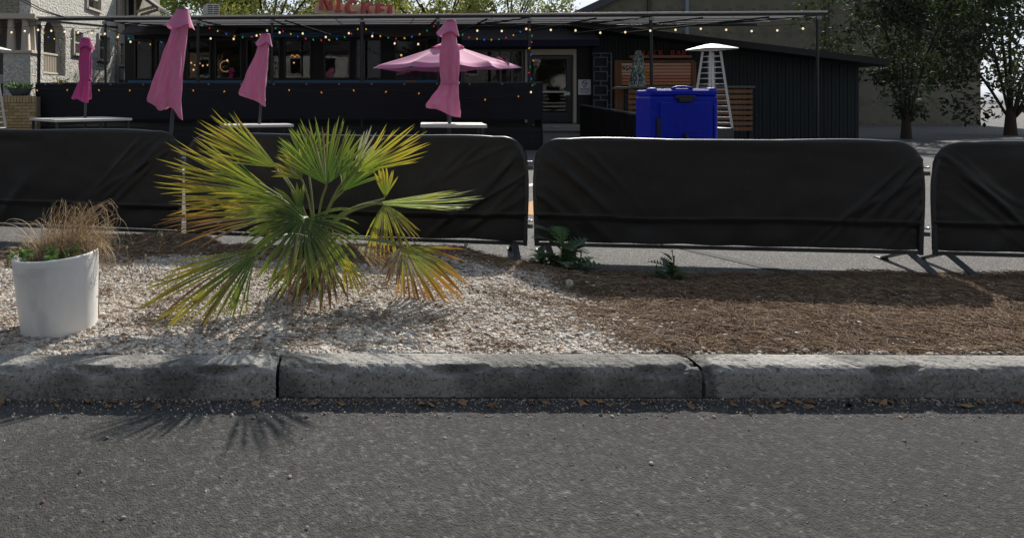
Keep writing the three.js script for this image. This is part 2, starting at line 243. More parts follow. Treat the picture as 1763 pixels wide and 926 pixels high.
  for (const [p, y] of [[322, 108], [328, 112], [336, 109], [342, 113], [350, 112], [356, 109], [384, 104], [326, 120], [332, 117], [499, 108], [684, 95]]) {
    const FF = plane(DN + 2.4, 600), [u, v] = FF.l(p, y); mesh('shelf_lamp', new THREE.SphereGeometry(rr(0.025, 0.04), 8, 6).translate(u, v, -2.4), mLamp, g);
  }
  { const FF = plane(DN + 1.2, 600), [u, v] = FF.l(384, 114), [u2, v2] = FF.l(504, 97);
    mesh('ring_lamp', new THREE.TorusGeometry(0.17, 0.012, 6, 24, 4.4).rotateZ(0.9).translate(u, v, -1.2), M(0.3, 0.1, 0.05, 0.5, { emissive: col(0.8, 0.4, 0.2), emissiveIntensity: 0.25 }), g);
    mesh('neon_sign', [tube([V(u2 - 0.14, v2, -1.2), V(u2 - 0.08, v2 + 0.05, -1.2), V(u2, v2 - 0.02, -1.2), V(u2 + 0.07, v2 + 0.05, -1.2), V(u2 + 0.14, v2 - 0.01, -1.2)], 0.012, 20, 5)], M(0.3, 0.1, 0.02, 0.5, { emissive: col(1, 0.35, 0.05), emissiveIntensity: 0.4 }), g); }
  // entrance awning
  const aw = new THREE.Group(); aw.name = 'awning'; g.add(aw);
  const [aL] = F.l(790, 60), [aR] = F.l(1018, 60), aT = F.l(905, 44)[1] + 0.02, aB = dTop + 0.22, out = 0.75;
  mesh('cover', grid(40, 6, (u, v) => V(lerp(aL, aR, u), lerp(aT, aB, v) - 0.03 * Math.sin(Math.PI * v) * (0.6 + 0.4 * Math.cos(u * 25)), lerp(0.02, out, v))), M(0.10, 0.105, 0.125, 0.85, { bumpMap: grain, bumpScale: 0.005 }), aw);
  mesh('valance', grid(60, 4, (u, v) => V(lerp(aL, aR, u), aB - 0.19 * v, out + 0.006 * Math.sin(u * 60) * v)), mNavy, aw);
  mesh('end_panel', (() => { const s = new THREE.Shape([new THREE.Vector2(0, aT), new THREE.Vector2(0, aB - 0.19), new THREE.Vector2(-out, aB - 0.19), new THREE.Vector2(-out, aB)]); return new THREE.ShapeGeometry(s).rotateY(Math.PI / 2).translate(aR - 0.002, 0, 0); })(), mNavy, aw);
  // dark fabric that hangs under the patio roof in front of the windows
  const sc = thing('shade_cloth', 'dark brown fabric shade slung under the patio roof above the windows', 'shade cloth', F.pos, YAW);
  const [sL] = F.l(222, 50), [sR] = F.l(792, 50);
  mesh('cloth', grid(60, 8, (u, v) => { const x = lerp(sL, sR, u), px = lerp(222, 792, u); const yT = F.l(px, 42)[1], low = px < 420 ? lerp(59, 64, (px - 222) / 198) : px < 620 ? lerp(47, 60, (px - 420) / 200) : lerp(60, 66, (px - 620) / 172); const yB = F.l(px, low)[1]; return V(x, lerp(yT, yB - 0.05, v) - 0.025 * Math.sin(u * 40) * v, 0.03 + 0.62 * v); }), M(0.05, 0.036, 0.036, 0.95, { bumpMap: grain, bumpScale: 0.004 }), sc);
  mesh('hem_rail', tube([0, 0.35, 0.5, 0.7, 1].map((u) => { const px = lerp(222, 792, u), low = px < 420 ? lerp(59, 64, (px - 222) / 198) : px < 620 ? lerp(47, 60, (px - 420) / 200) : lerp(60, 66, (px - 620) / 172); return V(lerp(sL, sR, u), F.l(px, low)[1] - 0.06, 0.66); }), 0.012, 40, 6), mBlackPaint, sc);
}
// concrete step in front of the door and the sign beside it
{
  const F = plane(18.2, 945), [a] = F.l(925, 200), [b] = F.l(1003, 200);
  const g = thing('concrete_stoop', 'pale concrete stoop below the glass entrance door', 'stoop', F.pos, YAW);
  mesh('landing', rbox(b - a, 0.16, 1.3, (a + b) / 2, FLOOR - 0.1, 0.0, 0.02), mConc, g);
  mesh('step', rbox(b - a - 0.05, FLOOR - 0.18, 1.2, (a + b) / 2, (FLOOR - 0.18) / 2, -0.03, 0.02), mConc, g);
  const S = plane(18.99, 1007, 150), c = document.createElement('canvas'); c.width = 160; c.height = 200; const x = c.getContext('2d');
  x.fillStyle = '#d9dbe0'; x.fillRect(0, 0, 160, 200); x.strokeStyle = '#22242a'; x.lineWidth = 9; x.beginPath(); x.arc(80, 46, 33, 0, 7); x.stroke(); x.beginPath(); x.moveTo(57, 23); x.lineTo(103, 69); x.stroke();
  x.fillStyle = '#22242a'; x.fillRect(56, 42, 44, 8); x.textAlign = 'center'; x.font = 'bold 27px sans-serif'; x.fillText('NO', 80, 108); x.fillText('SMOKING', 80, 133); x.fillRect(14, 142, 132, 4); x.font = 'bold 15px sans-serif'; x.fillText('WITHIN 25 FEET', 80, 164); x.fillText('OF ENTRANCE', 80, 182);
  const t = new THREE.CanvasTexture(c); t.colorSpace = THREE.SRGBColorSpace;
  const s = thing('no_smoking_sign', 'white no smoking sign on the black wall beside the entrance door', 'sign', S.pos, YAW);
  const [sw] = S.l(1018, 150), [, sh] = S.l(1007, 137);
  mesh('plate', box(sw * 2, sh * 2, 0.01, 0, 0, 0.006), mWhite, s);
  mesh('print', new THREE.PlaneGeometry(sw * 2 - 0.01, sh * 2 - 0.01).translate(0, 0, 0.014), M(1, 1, 1, 0.5, { map: t }), s);
}
// air conditioner and letters on the roof
{
  const F = plane(21.5, 363), g = thing('air_conditioner', 'boxy off-white air conditioner standing on the diner roof', 'air conditioner', V(0, 0, 0).copy(F.pos).setY(F.l(363, 27.5)[1]), YAW + 0.5);
  const h = F.l(363, 9)[1] - F.l(363, 27.5)[1], w = 0.42, d = 0.62, m = M(0.62, 0.60, 0.55, 0.6);
  mesh('cabinet', rbox(w, h, d, 0, h / 2 + 0.0, 0, 0.015), m, g);
  for (let i = 0; i < 5; i++) for (const s of [-0.27, 0.27]) mesh('louvre', box(w * 0.42, h * 0.09, 0.012, s * w * 0.9, h * (0.14 + 0.18 * i), d / 2 + 0.004), M(0.03, 0.03, 0.03, 0.7), g);
  for (let i = 0; i < 8; i++) mesh('fin', box(0.01, h * 0.7, 0.03, w / 2 + 0.004, h * 0.5, -d * 0.4 + i * d * 0.115), M(0.5, 0.48, 0.44, 0.6), g);
  mesh('mounting_frame', box(w + 0.3, 0.3, d + 0.1, 0, -0.16, 0), mGrey, g);
}
const bold = await new FontLoader().loadAsync('fonts/droid/droid_sans_bold.typeface.json'), regular = await new FontLoader().loadAsync('fonts/droid/droid_sans_regular.typeface.json');
{
  const F = plane(21, 615), g = thing('roof_sign', 'weathered red letters on a tan board standing on the diner roof', 'sign', V(F.pos.x, F.l(615, 27)[1], F.pos.z), YAW + 0.42);
  const spec = [['N', 552, 572, -4, 21], ['I', 578, 587, -1, 23.5], ['C', 594, 613, 1, 25], ['K', 621, 639, 2.5, 26], ['E', 646, 659, 4, 27], ['L', 667, 681, 5, 28]];
  const mRed = M(0.42, 0.10, 0.085, 0.75, { bumpMap: grain, bumpScale: 0.006 }), board = M(0.66, 0.52, 0.36, 0.8), C = Math.cos(0.42);
  for (const [ch, x0, x1, y0, y1] of spec) {
    const [a, t] = F.l(x0, y0), [b, bt] = F.l(x1, y1), y = bt - F.l(615, 27)[1];
    const tg = new TextGeometry(ch, { font: bold, size: 1, depth: 0.16, bevelEnabled: true, bevelThickness: 0.01, bevelSize: 0.012, bevelSegments: 1 }); tg.computeBoundingBox(); const B = tg.boundingBox;
    tg.translate(-B.min.x, -B.min.y, 0); tg.scale((b - a) / C / (B.max.x - B.min.x), (t - bt) / (B.max.y - B.min.y), 1);
    const m = mesh('letter', boxUV(tg), mRed, g); m.position.set(a / C, y, 0);
  }
  const [bl] = F.l(548, 20), [br] = F.l(682, 20);
  mesh('board', box((br - bl) / C, 0.34, 0.08, (bl + br) / 2 / C, 0.2, -0.12), board, g);
  for (const p of [556, 590, 640, 672]) mesh('stay', box(0.05, 1.0, 0.05, F.l(p, 20)[0] / C, -0.3, -0.2), mGrey, g);
}

// ---------------------------------------------------------------- patio roof, deck and railing
const PG = 16;
{
  const F = plane(PG, 600), B = plane(18.85, 600), g = thing('patio_roof', 'black steel patio frame with a corrugated pale roof', 'pergola', F.pos, YAW);
  const XL = 66, XR = 1420, yb = F.l(600, 29.9)[1], [xl] = F.l(XL, 30), [xr] = F.l(XR, 30), dz = -(18.85 - PG) * YC, yr = B.l(600, 43)[1];
  mesh('front_beam', rbox(xr - xl, 0.06, 0.08, (xl + xr) / 2, yb, 0, 0.008), mBlackPaint, g);
  mesh('fascia', rbox(xr - xl + 0.1, 0.042, 0.05, (xl + xr) / 2, yb + 0.054, 0.03, 0.008), M(0.55, 0.50, 0.44, 0.5), g);
  mesh('rear_beam', rbox(xr - xl - 2, 0.08, 0.06, (xl + xr) / 2 + 1, yr - 0.08, dz + 0.06, 0.008), mBlackPaint, g);
  // corrugated sheets, the ribs run along the front
  const mSheet = MP(0.34, 0.34, 0.35, 0.85, { transmission: 0.3, thickness: 0 }), n = 9;
  for (let i = 0; i < n; i++) {
    const a = lerp(F.l(180, 30)[0], xr, i / n), b = lerp(F.l(180, 30)[0], xr, (i + 1) / n) + 0.03;
    mesh('roof_sheet', grid(1, 150, (u, v) => V(lerp(a, b, u), lerp(yb - 0.01, yr + 0.02, v) + 0.035 * Math.sin(v * 12 * Math.PI) + (i % 2) * 0.005, lerp(-0.045, dz, v))), mSheet, g);
  }
  for (let i = 0; i < 3; i++) { const v = [0.22, 0.5, 0.8][i]; mesh('purlin', box(xr - F.l(185, 30)[0], 0.012, 0.04, (xr + F.l(185, 30)[0]) / 2, lerp(yb - 0.01, yr + 0.02, v) - 0.042, lerp(-0.045, dz, v)), M(0.04, 0.04, 0.042, 0.6), g); }
  for (const p of [66, 180, 340, 468, 623, 755, 912, 1122, 1410]) {
    const thick = [340, 623, 912, 66, 1122].includes(p) ? 0.075 : 0.055, top = F.l(p, 31)[0], foot = F.l(p + (p === 66 ? -3 : p === 1122 ? 3 : 0), 31)[0];
    const po = mesh('post', bar(V(foot, 0, -0.03), V(top, yb - 0.06, -0.03), thick / 2 * 1.15, 8), mBlackPaint, g);
    mesh('bracket', box(0.11, 0.07, 0.02, top, yb - 0.09, 0.035), M(0.25, 0.25, 0.25, 0.5), po);
    mesh('rafter', beam(V(top, yb - 0.01, -0.05), V(top + (p < 300 ? 0.9 : p > 850 ? -0.9 : 0), yr - 0.04, dz + 0.1), 0.045, 0.06), mBlackPaint, g);
  }
  for (const [a, b] of [[1030, 905], [1215, 1020], [1330, 1110], [840, 800], [490, 560]]) { const A = F.l(a, 31), Q = F.l(b, 40); mesh('brace', bar(V(A[0], yb - 0.05, -0.1), V(Q[0], yb + 0.0 - 0.28, dz * 0.55), 0.022, 6), mBlackPaint, g); }
  // deck and railing hung with black mesh
  const d = thing('patio_deck', 'low dark timber deck under the patio roof', 'deck', F.pos, YAW);
  const [dl] = F.l(62, 200), [dr] = F.l(934, 200);
  const nb = 40; for (let i = 0; i < 18; i++) mesh('plank', box(dr - dl - 0.02, 0.03, 0.148, (dl + dr) / 2, FLOOR - 0.03, -0.12 - i * 0.155), mDark, d);
  for (let i = 0; i < 4; i++) mesh('skirt_board', box(dr - dl, 0.13, 0.025, (dl + dr) / 2, 0.08 + i * 0.137, 0.01), mDark, d);
  const r = thing('patio_railing', 'black mesh covered railing along the edge of the patio deck', 'railing', F.pos, YAW);
  const rt = F.l(600, 142.5)[1], rb = F.l(600, 205)[1];
  mesh('mesh_cover', grid(220, 10, (u, v) => { const x = lerp(dl, dr, u); return V(x, lerp(rt - 0.02, rb, v) + 0.008 * noise(x * 3, 1, v), 0.055 + 0.012 * noise(x * 2.2, v * 3, 7) + 0.008 * Math.sin(x * 9 + v)); }), mClothBlack, r);
  mesh('top_rail', rbox(dr - dl, 0.035, 0.06, (dl + dr) / 2, rt, 0.02, 0.01), mDarkSteel, r);
  mesh('bottom_rail', rbox(dr - dl, 0.05, 0.05, (dl + dr) / 2, rb + 0.02, 0.015, 0.01), mBlackPaint, r);
  for (let p = 80; p < 930; p += 56) { const [x] = F.l(p, 150); mesh('eyelet', new THREE.TorusGeometry(0.017, 0.007, 5, 10).translate(x, rt - 0.035, 0.075), mSteel, r); }
  mesh('end_panel', box(0.03, rt - 0.1, 0.7, dr - 0.02, (rt - 0.1) / 2 + 0.06, -0.3), mClothBlack, r);
}
// strings of bulbs
{
  const mCable = M(0.015, 0.02, 0.016, 0.7), C9 = { r: [0.75, 0.03, 0.04], o: [0.9, 0.35, 0.04], g: [0.03, 0.42, 0.12], b: [0.05, 0.16, 0.75], y: [0.95, 0.62, 0.06], w: [1, 0.8, 0.5] }, mats = {};
  for (const k in C9) { const c = C9[k]; mats[k] = M(c[0] * 0.6, c[1] * 0.6, c[2] * 0.6, 0.25, { emissive: col(...c), emissiveIntensity: k === 'w' ? 0.75 : 0.35 }); }
  const gBulb = new THREE.LatheGeometry([[0, -0.055], [0.012, -0.045], [0.021, -0.02], [0.018, 0.0], [0.011, 0.014], [0, 0.016]].map((p) => new THREE.Vector2(...p)), 8);
  const gGlobe = new THREE.LatheGeometry([[0, -0.075], [0.022, -0.068], [0.034, -0.045], [0.028, -0.02], [0.014, 0], [0, 0.002]].map((p) => new THREE.Vector2(...p)), 10), gSock = cyl(0.014, 0.014, 0.05, 0, 0, 0, 6);
  srand(31);
  function swag(label, group, F, pts, n, seq, drop = 0) {
    const P0 = F.l(...pts[0]), g = thing('string_lights', label, 'string lights', F.pos, YAW, group);
    const curve = new THREE.CatmullRomCurve3(pts.map((p) => V(...F.l(p[0], p[1]), 0.12)));
    mesh('cable', new THREE.TubeGeometry(curve, n * 4, 0.006, 5), mCable, g);
    for (let i = 0; i < n; i++) { const p = curve.getPointAt((i + 0.5) / n), k = seq[i % seq.length]; const b = mesh('bulb', k === 'w' ? gGlobe : gBulb, mats[k], g); b.position.copy(p).add(V(0, -0.03 - drop, 0)); b.scale.setScalar(k === 'w' ? 0.72 : 0.8); if (k !== 'w') b.rotation.set(rr(-0.8, 0.8), 0, rr(-0.8, 0.8)); mesh('socket', gSock, mCable, b); }
  }
  const F = plane(15.85, 600), seq = ['r', 'y', 'b', 'o', 'g', 'r', 'y', 'g', 'b', 'o'];
  const tag = 'colourful festoon bulbs swagged ';
  swag(tag + 'across the stucco house wall', 'colour bulb swags', F, [[72, 42], [84, 60], [100, 66], [118, 66], [140, 60], [178, 47]], 12, seq);
  swag(tag + 'over the railing beside the tall pink umbrella', 'colour bulb swags', F, [[182, 47], [215, 60], [240, 70], [265, 74], [290, 66], [338, 40]], 9, ['y', 'o', 'g', 'r', 'y', 'b', 'o']);
  swag(tag + 'above the two panes with the ring lamp', 'colour bulb swags', F, [[342, 40], [372, 50], [400, 59], [430, 62], [450, 57], [467, 45]], 9, ['g', 'r', 'y', 'b', 'o', 'g', 'r', 'y', 'w']);
  swag(tag + 'below the blue trim band', 'colour bulb swags', F, [[470, 44], [500, 56], [530, 65], [565, 67], [598, 60], [622, 44]], 12, ['g', 'r', 'y', 'b', 'r', 'g', 'r', 'y', 'b']);
  swag(tag + 'below the roof letters', 'colour bulb swags', F, [[625, 44], [640, 55], [665, 62], [690, 64], [720, 58], [753, 40]], 10, ['y', 'b', 'y', 'g', 'r', 'y', 'b', 'o', 'g', 'r']);
  swag(tag + 'above the open pink umbrella', 'colour bulb swags', F, [[790, 55], [810, 63], [835, 66], [865, 64], [890, 55], [911, 44]], 10, ['g', 'r', 'y', 'b', 'o', 'g', 'r', 'y', 'b', 'r']);
  swag('colourful festoon bulbs wound down the post beside the entrance', 'colour bulb swags', F, [[908, 44], [915, 62], [910, 85], [916, 100], [909, 120], [916, 140], [911, 160]], 11, ['y', 'g', 'r', 'y', 'b', 'o', 'g', 'r', 'b', 'g', 'w']);
  swag('warm globe bulbs strung from the house porch to the diner', 'globe bulb strands', plane(15.2, 600), [[-10, 46], [24, 49], [66, 45], [100, 47], [146, 50], [186, 52], [215, 60], [238, 70]], 11, ['w'], 0.05);
  swag('warm globe bulbs strung under the patio roof by the diner windows', 'globe bulb strands', plane(15.6, 600), [[345, 60], [400, 62], [470, 52], [510, 50], [540, 57], [570, 58], [598, 52], [655, 60], [690, 72], [740, 68]], 10, ['w'], 0.03);
  swag('warm globe bulbs strung from the awning to the snack bar', 'globe bulb strands', plane(15.6, 600), [[800, 46], [842, 45], [870, 46], [912, 42], [942, 44], [978, 44], [1013, 48], [1053, 49], [1100, 46], [1156, 44], [1210, 42], [1300, 46], [1400, 40]], 14, ['w'], 0.06);
  swag('small warm bulbs strung along the front of the black railing', 'railing bulbs', plane(15.8, 600), [[40, 154], [120, 152], [205, 153], [317, 152], [371, 155], [482, 151], [537, 157], [596, 153], [650, 155], [711, 157], [760, 164], [819, 169], [878, 164], [920, 160]], 16, ['o'], 0);
}
// ---------------------------------------------------------------- stucco house beside the patio
const leafQuad = (P, C, c, pos, dir, side, len, wid, fold = 0.15) => {   // one folded leaf of four triangles
  const n = dir.clone().cross(side).normalize(), a = pos, m = pos.clone().addScaledVector(dir, len * 0.45).addScaledVector(n, -len * fold * 0.3), t = pos.clone().addScaledVector(dir, len);
  const l = m.clone().addScaledVector(side, wid / 2).addScaledVector(n, len * fold), r = m.clone().addScaledVector(side, -wid / 2).addScaledVector(n, len * fold);
  for (const tri of [[a, l, m], [m, l, t], [a, m, r], [m, t, r]]) for (const q of tri) { P.push(q.x, q.y, q.z); C.push(...c); }
};
const leafGeo = (P, C) => { const g = new THREE.BufferGeometry(); g.setAttribute('position', new THREE.Float32BufferAttribute(P, 3)); g.setAttribute('color', new THREE.Float32BufferAttribute(C, 3)); g.computeVertexNormals(); return g; };
const rdir = () => { const z = rr(-1, 1), a = rr(0, 6.2832), r = Math.sqrt(1 - z * z); return V(r * Math.cos(a), z, r * Math.sin(a)); };
{
  const X0 = -8.4, D0 = 16.86, dp = (px) => X0 * FOC / (px - CX) - D0, hy = (px, py) => EYE - (py - CY) / FOC * (dp(px) + D0);
  const g = thing('stucco_house', 'pale roughcast house with an arched porch and deep bracketed eaves', 'house', V(X0, 0, -D0));
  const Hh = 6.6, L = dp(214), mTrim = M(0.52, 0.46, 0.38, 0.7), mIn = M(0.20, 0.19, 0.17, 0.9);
  const s = new THREE.Shape([new THREE.Vector2(0, 3.35), new THREE.Vector2(dp(66), 3.3), new THREE.Vector2(dp(66), 0), new THREE.Vector2(L, 0), new THREE.Vector2(L, Hh), new THREE.Vector2(0, Hh)]);
  const a0 = dp(74), a1 = dp(112), floorY = hy(112, 131), spring = hy(90, 62), rad = (a1 - a0) / 2;
  const arch = new THREE.Path(); arch.moveTo(a0, floorY); arch.lineTo(a0, spring); arch.absellipse((a0 + a1) / 2, spring, rad, Math.min(rad, 0.5), Math.PI, 0, true); arch.lineTo(a1, floorY); s.holes.push(arch);
  const wr = [[125, 140, 54, 93], [168, 186, 62, 103], [204, 211, 74, 112], [148, 171, -20, 16]].map(([p, q, t, b]) => [dp(p), dp(q), hy((p + q) / 2, b), hy((p + q) / 2, t)]);
  for (const [a, b, y0, y1] of wr) { const h = new THREE.Path(); h.moveTo(a, y0); h.lineTo(a, y1); h.lineTo(b, y1); h.lineTo(b, y0); s.holes.push(h); }
  mesh('side_wall', boxUV(new THREE.ExtrudeGeometry(s, { depth: 0.3, bevelEnabled: false, curveSegments: 14 }).rotateY(Math.PI / 2).translate(-0.3, 0, 0)), mStucco, g);
  for (const [a, b, y0, y1] of wr) {
    const w = new THREE.Group(); w.name = 'window'; g.add(w); const t = 0.07, c = (a + b) / 2, m = (y0 + y1) / 2;
    mesh('frame', [box(0.1, y1 - y0 + 0.12, t, 0.01, m, -a + 0.02), box(0.1, y1 - y0 + 0.12, t, 0.01, m, -b - 0.02), box(0.1, t, b - a - 0.02, 0.012, y1 + 0.02, -c), box(0.14, t, b - a - 0.02, 0.014, y0 - 0.02, -c), box(0.05, 0.04, b - a - 0.02, -0.03, m, -c)], mTrim, w);
    mesh('pane', new THREE.PlaneGeometry(b - a, y1 - y0).rotateY(Math.PI / 2).translate(-0.08, m, -c), mGlass, w);
    mesh('blind', box(0.02, y1 - y0, b - a, -0.22, m, -c), M(0.12, 0.13, 0.14, 0.8), w);
  }
  // porch: the front wall with its arch, the corner pier, columns and balustrades
  const fs = new THREE.Shape([new THREE.Vector2(0, 3.35), new THREE.Vector2(0, Hh), new THREE.Vector2(-7, Hh), new THREE.Vector2(-7, 0), new THREE.Vector2(-3.4, 0), new THREE.Vector2(-3.4, 3.0)]);
  fs.absellipse(-2.0, 3.0, 1.4, 0.75, Math.PI, 0, true); fs.lineTo(-0.6, 3.35);
  mesh('front_wall', boxUV(new THREE.ExtrudeGeometry(fs, { depth: 0.28, bevelEnabled: false, curveSegments: 14 }).translate(-0.31, 0, -0.285)), mStuccoTan, g);
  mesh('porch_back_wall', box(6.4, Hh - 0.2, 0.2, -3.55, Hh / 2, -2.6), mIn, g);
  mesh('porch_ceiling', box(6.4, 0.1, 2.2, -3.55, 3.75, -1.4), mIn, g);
  mesh('porch_floor', box(6.4, 0.25, 2.9, -3.5, floorY - 0.15, -1.4), mConc, g);
  const capY = 2.45, pw = 0.72, mPier = mStucco;
  mesh('pier', box(pw, capY, 0.55, -pw / 2 + 0.05, capY / 2, -0.17), mPier, g); mesh('pier_cap', rbox(pw + 0.1, 0.08, 0.65, -pw / 2 + 0.05, capY + 0.042, -0.17, 0.015), mTrim, g);
  for (const [x, z] of [[-0.12, 0.02], [-0.5, 0.02], [-0.12, -0.33]]) mesh('column', new THREE.CylinderGeometry(0.085, 0.125, 0.84, 4).rotateY(Math.PI / 4).translate(x, capY + 0.085 + 0.42, z), mTrim, g);
  mesh('entablature', rbox(1.5, 0.14, 0.7, -0.55, 3.42, -0.16, 0.015), mTrim, g);
  { const b = new THREE.Group(); b.name = 'balustrade'; g.add(b); const y0 = floorY + 0.06, y1 = floorY + 0.6, z0 = -a0 - 0.02, z1 = -a1 + 0.02;
    mesh('rail', rbox(0.08, 0.06, z0 - z1, -0.15, y1, (z0 + z1) / 2), mTrim, b); mesh('rail', rbox(0.07, 0.05, z0 - z1, -0.15, y0, (z0 + z1) / 2), mTrim, b);
    for (let i = 0; i < 13; i++) mesh('baluster', box(0.035, y1 - y0 - 0.05, 0.035, -0.15, (y0 + y1) / 2, lerp(z0, z1, (i + 0.5) / 13)), mTrim, b);
    const c = new THREE.Group(); c.name = 'balustrade'; g.add(c);
    mesh('rail', rbox(1.5, 0.06, 0.08, -1.6, y1 + 0.05, -0.15), mTrim, c); for (let i = 0; i < 12; i++) mesh('baluster', box(0.04, y1 - y0, 0.035, -0.95 - i * 0.12, (y0 + y1) / 2 + 0.03, -0.15), mTrim, c); }
  mesh('downpipe', bar(V(0.05, 0.5, -dp(199)), V(0.05, 5.4, -dp(200)), 0.045, 8), M(0.36, 0.27, 0.21, 0.6), g);
  mesh('meter_box', rbox(0.18, 0.42, 0.34, 0.09, hy(207, 128), -dp(207), 0.02), M(0.3, 0.32, 0.36, 0.5), g);
  // wing at the rear and the roof
  mesh('rear_wing', box(1.9, Hh, 3, -0.55, Hh / 2, -L - 1.6), M(0.5, 0.48, 0.44, 0.9, { map: stuccoTex }), g);
  { const w = new THREE.Group(); w.name = 'window'; g.add(w); const p0 = at(218, 0, D0 + L), p1 = at(231, 27, D0 + L), cx = (p0.x + p1.x) / 2 - X0, ww = p1.x - p0.x, y0 = p1.y, y1 = p0.y + 0.7;
    mesh('frame', [box(0.07, y1 - y0, 0.08, cx - ww / 2, (y0 + y1) / 2, -L - 0.08), box(0.07, y1 - y0, 0.08, cx + ww / 2, (y0 + y1) / 2, -L - 0.08), box(ww - 0.08, 0.06, 0.082, cx, y0, -L - 0.08), box(ww - 0.08, 0.05, 0.07, cx, (y0 + y1) / 2, -L - 0.08)], mTrim, w); mesh('pane', box(ww - 0.06, y1 - y0, 0.02, cx, (y0 + y1) / 2, -L - 0.09), M(0.01, 0.012, 0.014, 0.05), w); }
  const rf = mesh('roof', (() => { const e = 0.95, x0 = -7.5, x1 = e, z0 = e, z1 = -L - 3.4, y = Hh - 0.05; const g2 = new THREE.BufferGeometry(); const P = [[x0, y, z0], [x1, y, z0], [x1, y, z1], [x0, y, z1], [-3, y + 2.6, -3], [-3, y + 2.6, z1 + 3]];
    const I = [[0, 1, 4], [1, 2, 5], [1, 5, 4], [2, 3, 5], [3, 0, 4], [3, 4, 5], [0, 2, 1], [0, 3, 2]]; g2.setAttribute('position', new THREE.Float32BufferAttribute(I.flat().flatMap((i) => P[i]), 3)); g2.computeVertexNormals(); return boxUV(g2); })(), M(0.10, 0.085, 0.075, 0.9), g);
  { const q = at(262, 8, 24.2), e = mesh('eave', (() => { const s2 = new THREE.Shape([new THREE.Vector2(-0.7, 0.45), new THREE.Vector2(0.42, -0.35), new THREE.Vector2(0.42, -0.22), new THREE.Vector2(-0.7, 0.6)]); return boxUV(new THREE.ExtrudeGeometry(s2, { depth: 1.4, bevelEnabled: false })); })(), M(0.14, 0.12, 0.105, 0.8), g); e.position.set(q.x - X0, q.y + 0.05, -24.9 + D0);
    mesh('bracket', beam(V(-0.55, -0.35, 0.9), V(0.22, -0.12, 0.9), 0.08, 0.09), mTrim, e); mesh('bracket', beam(V(-0.55, -0.35, 0.2), V(0.22, -0.12, 0.2), 0.08, 0.09), mTrim, e); }
  struct('terrace', box(14, 1.28, 15.4, -15.05, 0.64, -24.3), mSoil);
}
// garden wall of tan bricks with a planted bowl
{
  const F = plane(15.5, 30), g = thing('brick_wall', 'tan brick garden wall with an upright top course', 'wall', F.pos, YAW), [xl] = F.l(-60, 200), [xr] = F.l(59, 200), top = F.l(30, 165)[1];
  srand(41); const tones = [[0.44, 0.31, 0.14], [0.50, 0.36, 0.18], [0.39, 0.27, 0.12], [0.47, 0.35, 0.2]].map((c) => M(...c, 0.9, { bumpMap: grain, bumpScale: 0.006 }));
  mesh('core', box(xr - xl - 0.02, top - 0.02, 0.26, (xl + xr) / 2, (top - 0.02) / 2, -0.15), M(0.20, 0.16, 0.11, 0.95), g);
  const gs = rbox(0.066, 0.17, 0.11, 0, 0, 0, 0.006), gb = rbox(0.213, 0.066, 0.11, 0, 0, 0, 0.006), gh = rbox(0.10, 0.066, 0.11, 0, 0, 0, 0.006), pick = () => tones[Math.floor(rnd() * 4)];
  for (let x = xr - 0.04; x > xl; x -= 0.078) { const b = mesh('brick', gs, pick(), g); b.position.set(x, top - 0.085, -0.045 + rr(-0.004, 0.004)); }
  for (let r = 0; r < 14; r++) { let x = xr; if (r % 2) { const b = mesh('brick', gh, pick(), g); b.position.set(x - 0.05, top - 0.215 - r * 0.078, -0.05); x -= 0.11; } for (; x - 0.2 > xl; x -= 0.223) { const b = mesh('brick', gb, pick(), g); b.position.set(x - 0.107, top - 0.215 - r * 0.078, -0.05 + rr(-0.004, 0.004)); } }
  const p = F.l(25, 165), b = thing('planter_bowl', 'grey bowl planter of broad green leaves on the brick wall', 'planter', V(F.pos.x, top, F.pos.z - 0.25).add(V(p[0], 0, 0)), 0);
  mesh('bowl', new THREE.LatheGeometry([[0, 0.0], [0.17, 0.0], [0.25, 0.12], [0.29, 0.2], [0.27, 0.2], [0.22, 0.1], [0, 0.08]].map((q) => new THREE.Vector2(...q)), 24), M(0.12, 0.12, 0.125, 0.8, { bumpMap: grain, bumpScale: 0.008 }), b);
  const P = [], C = []; for (let i = 0; i < 70; i++) { const a = rr(0, 6.28), e = rr(0.25, 1.2), d = V(Math.cos(a) * Math.cos(e), Math.sin(e), Math.sin(a) * Math.cos(e)), q = V(Math.cos(a) * rr(0, 0.2), 0.15, Math.sin(a) * rr(0, 0.2)).addScaledVector(d, rr(0.02, 0.12)); leafQuad(P, C, mix3([0.05, 0.12, 0.02], [0.13, 0.24, 0.05], rnd()), q, d, V(-Math.sin(a), 0, Math.cos(a)), rr(0.12, 0.24), rr(0.05, 0.09)); }
  mesh('leaves', leafGeo(P, C), mLeaf, b);
  const y = thing('flowering_shrub', 'small yellow flowering shrub at the foot of the stucco wall', 'shrub', V(at(104, 139, 17.6).x, 1.28, -17.6));
  const P2 = [], C2 = []; for (let i = 0; i < 120; i++) { const d = rdir(); d.y = Math.abs(d.y); leafQuad(P2, C2, rnd() < 0.5 ? [0.5, 0.36, 0.03] : [0.10, 0.16, 0.03], d.clone().multiplyScalar(rr(0.1, 0.28)).add(V(0, 0.32, 0)), rdir(), rdir(), 0.07, 0.05); }
  mesh('foliage', leafGeo(P2, C2), mLeaf, y); mesh('stem', cyl(0.02, 0.015, 0.4), mBark, y);
}
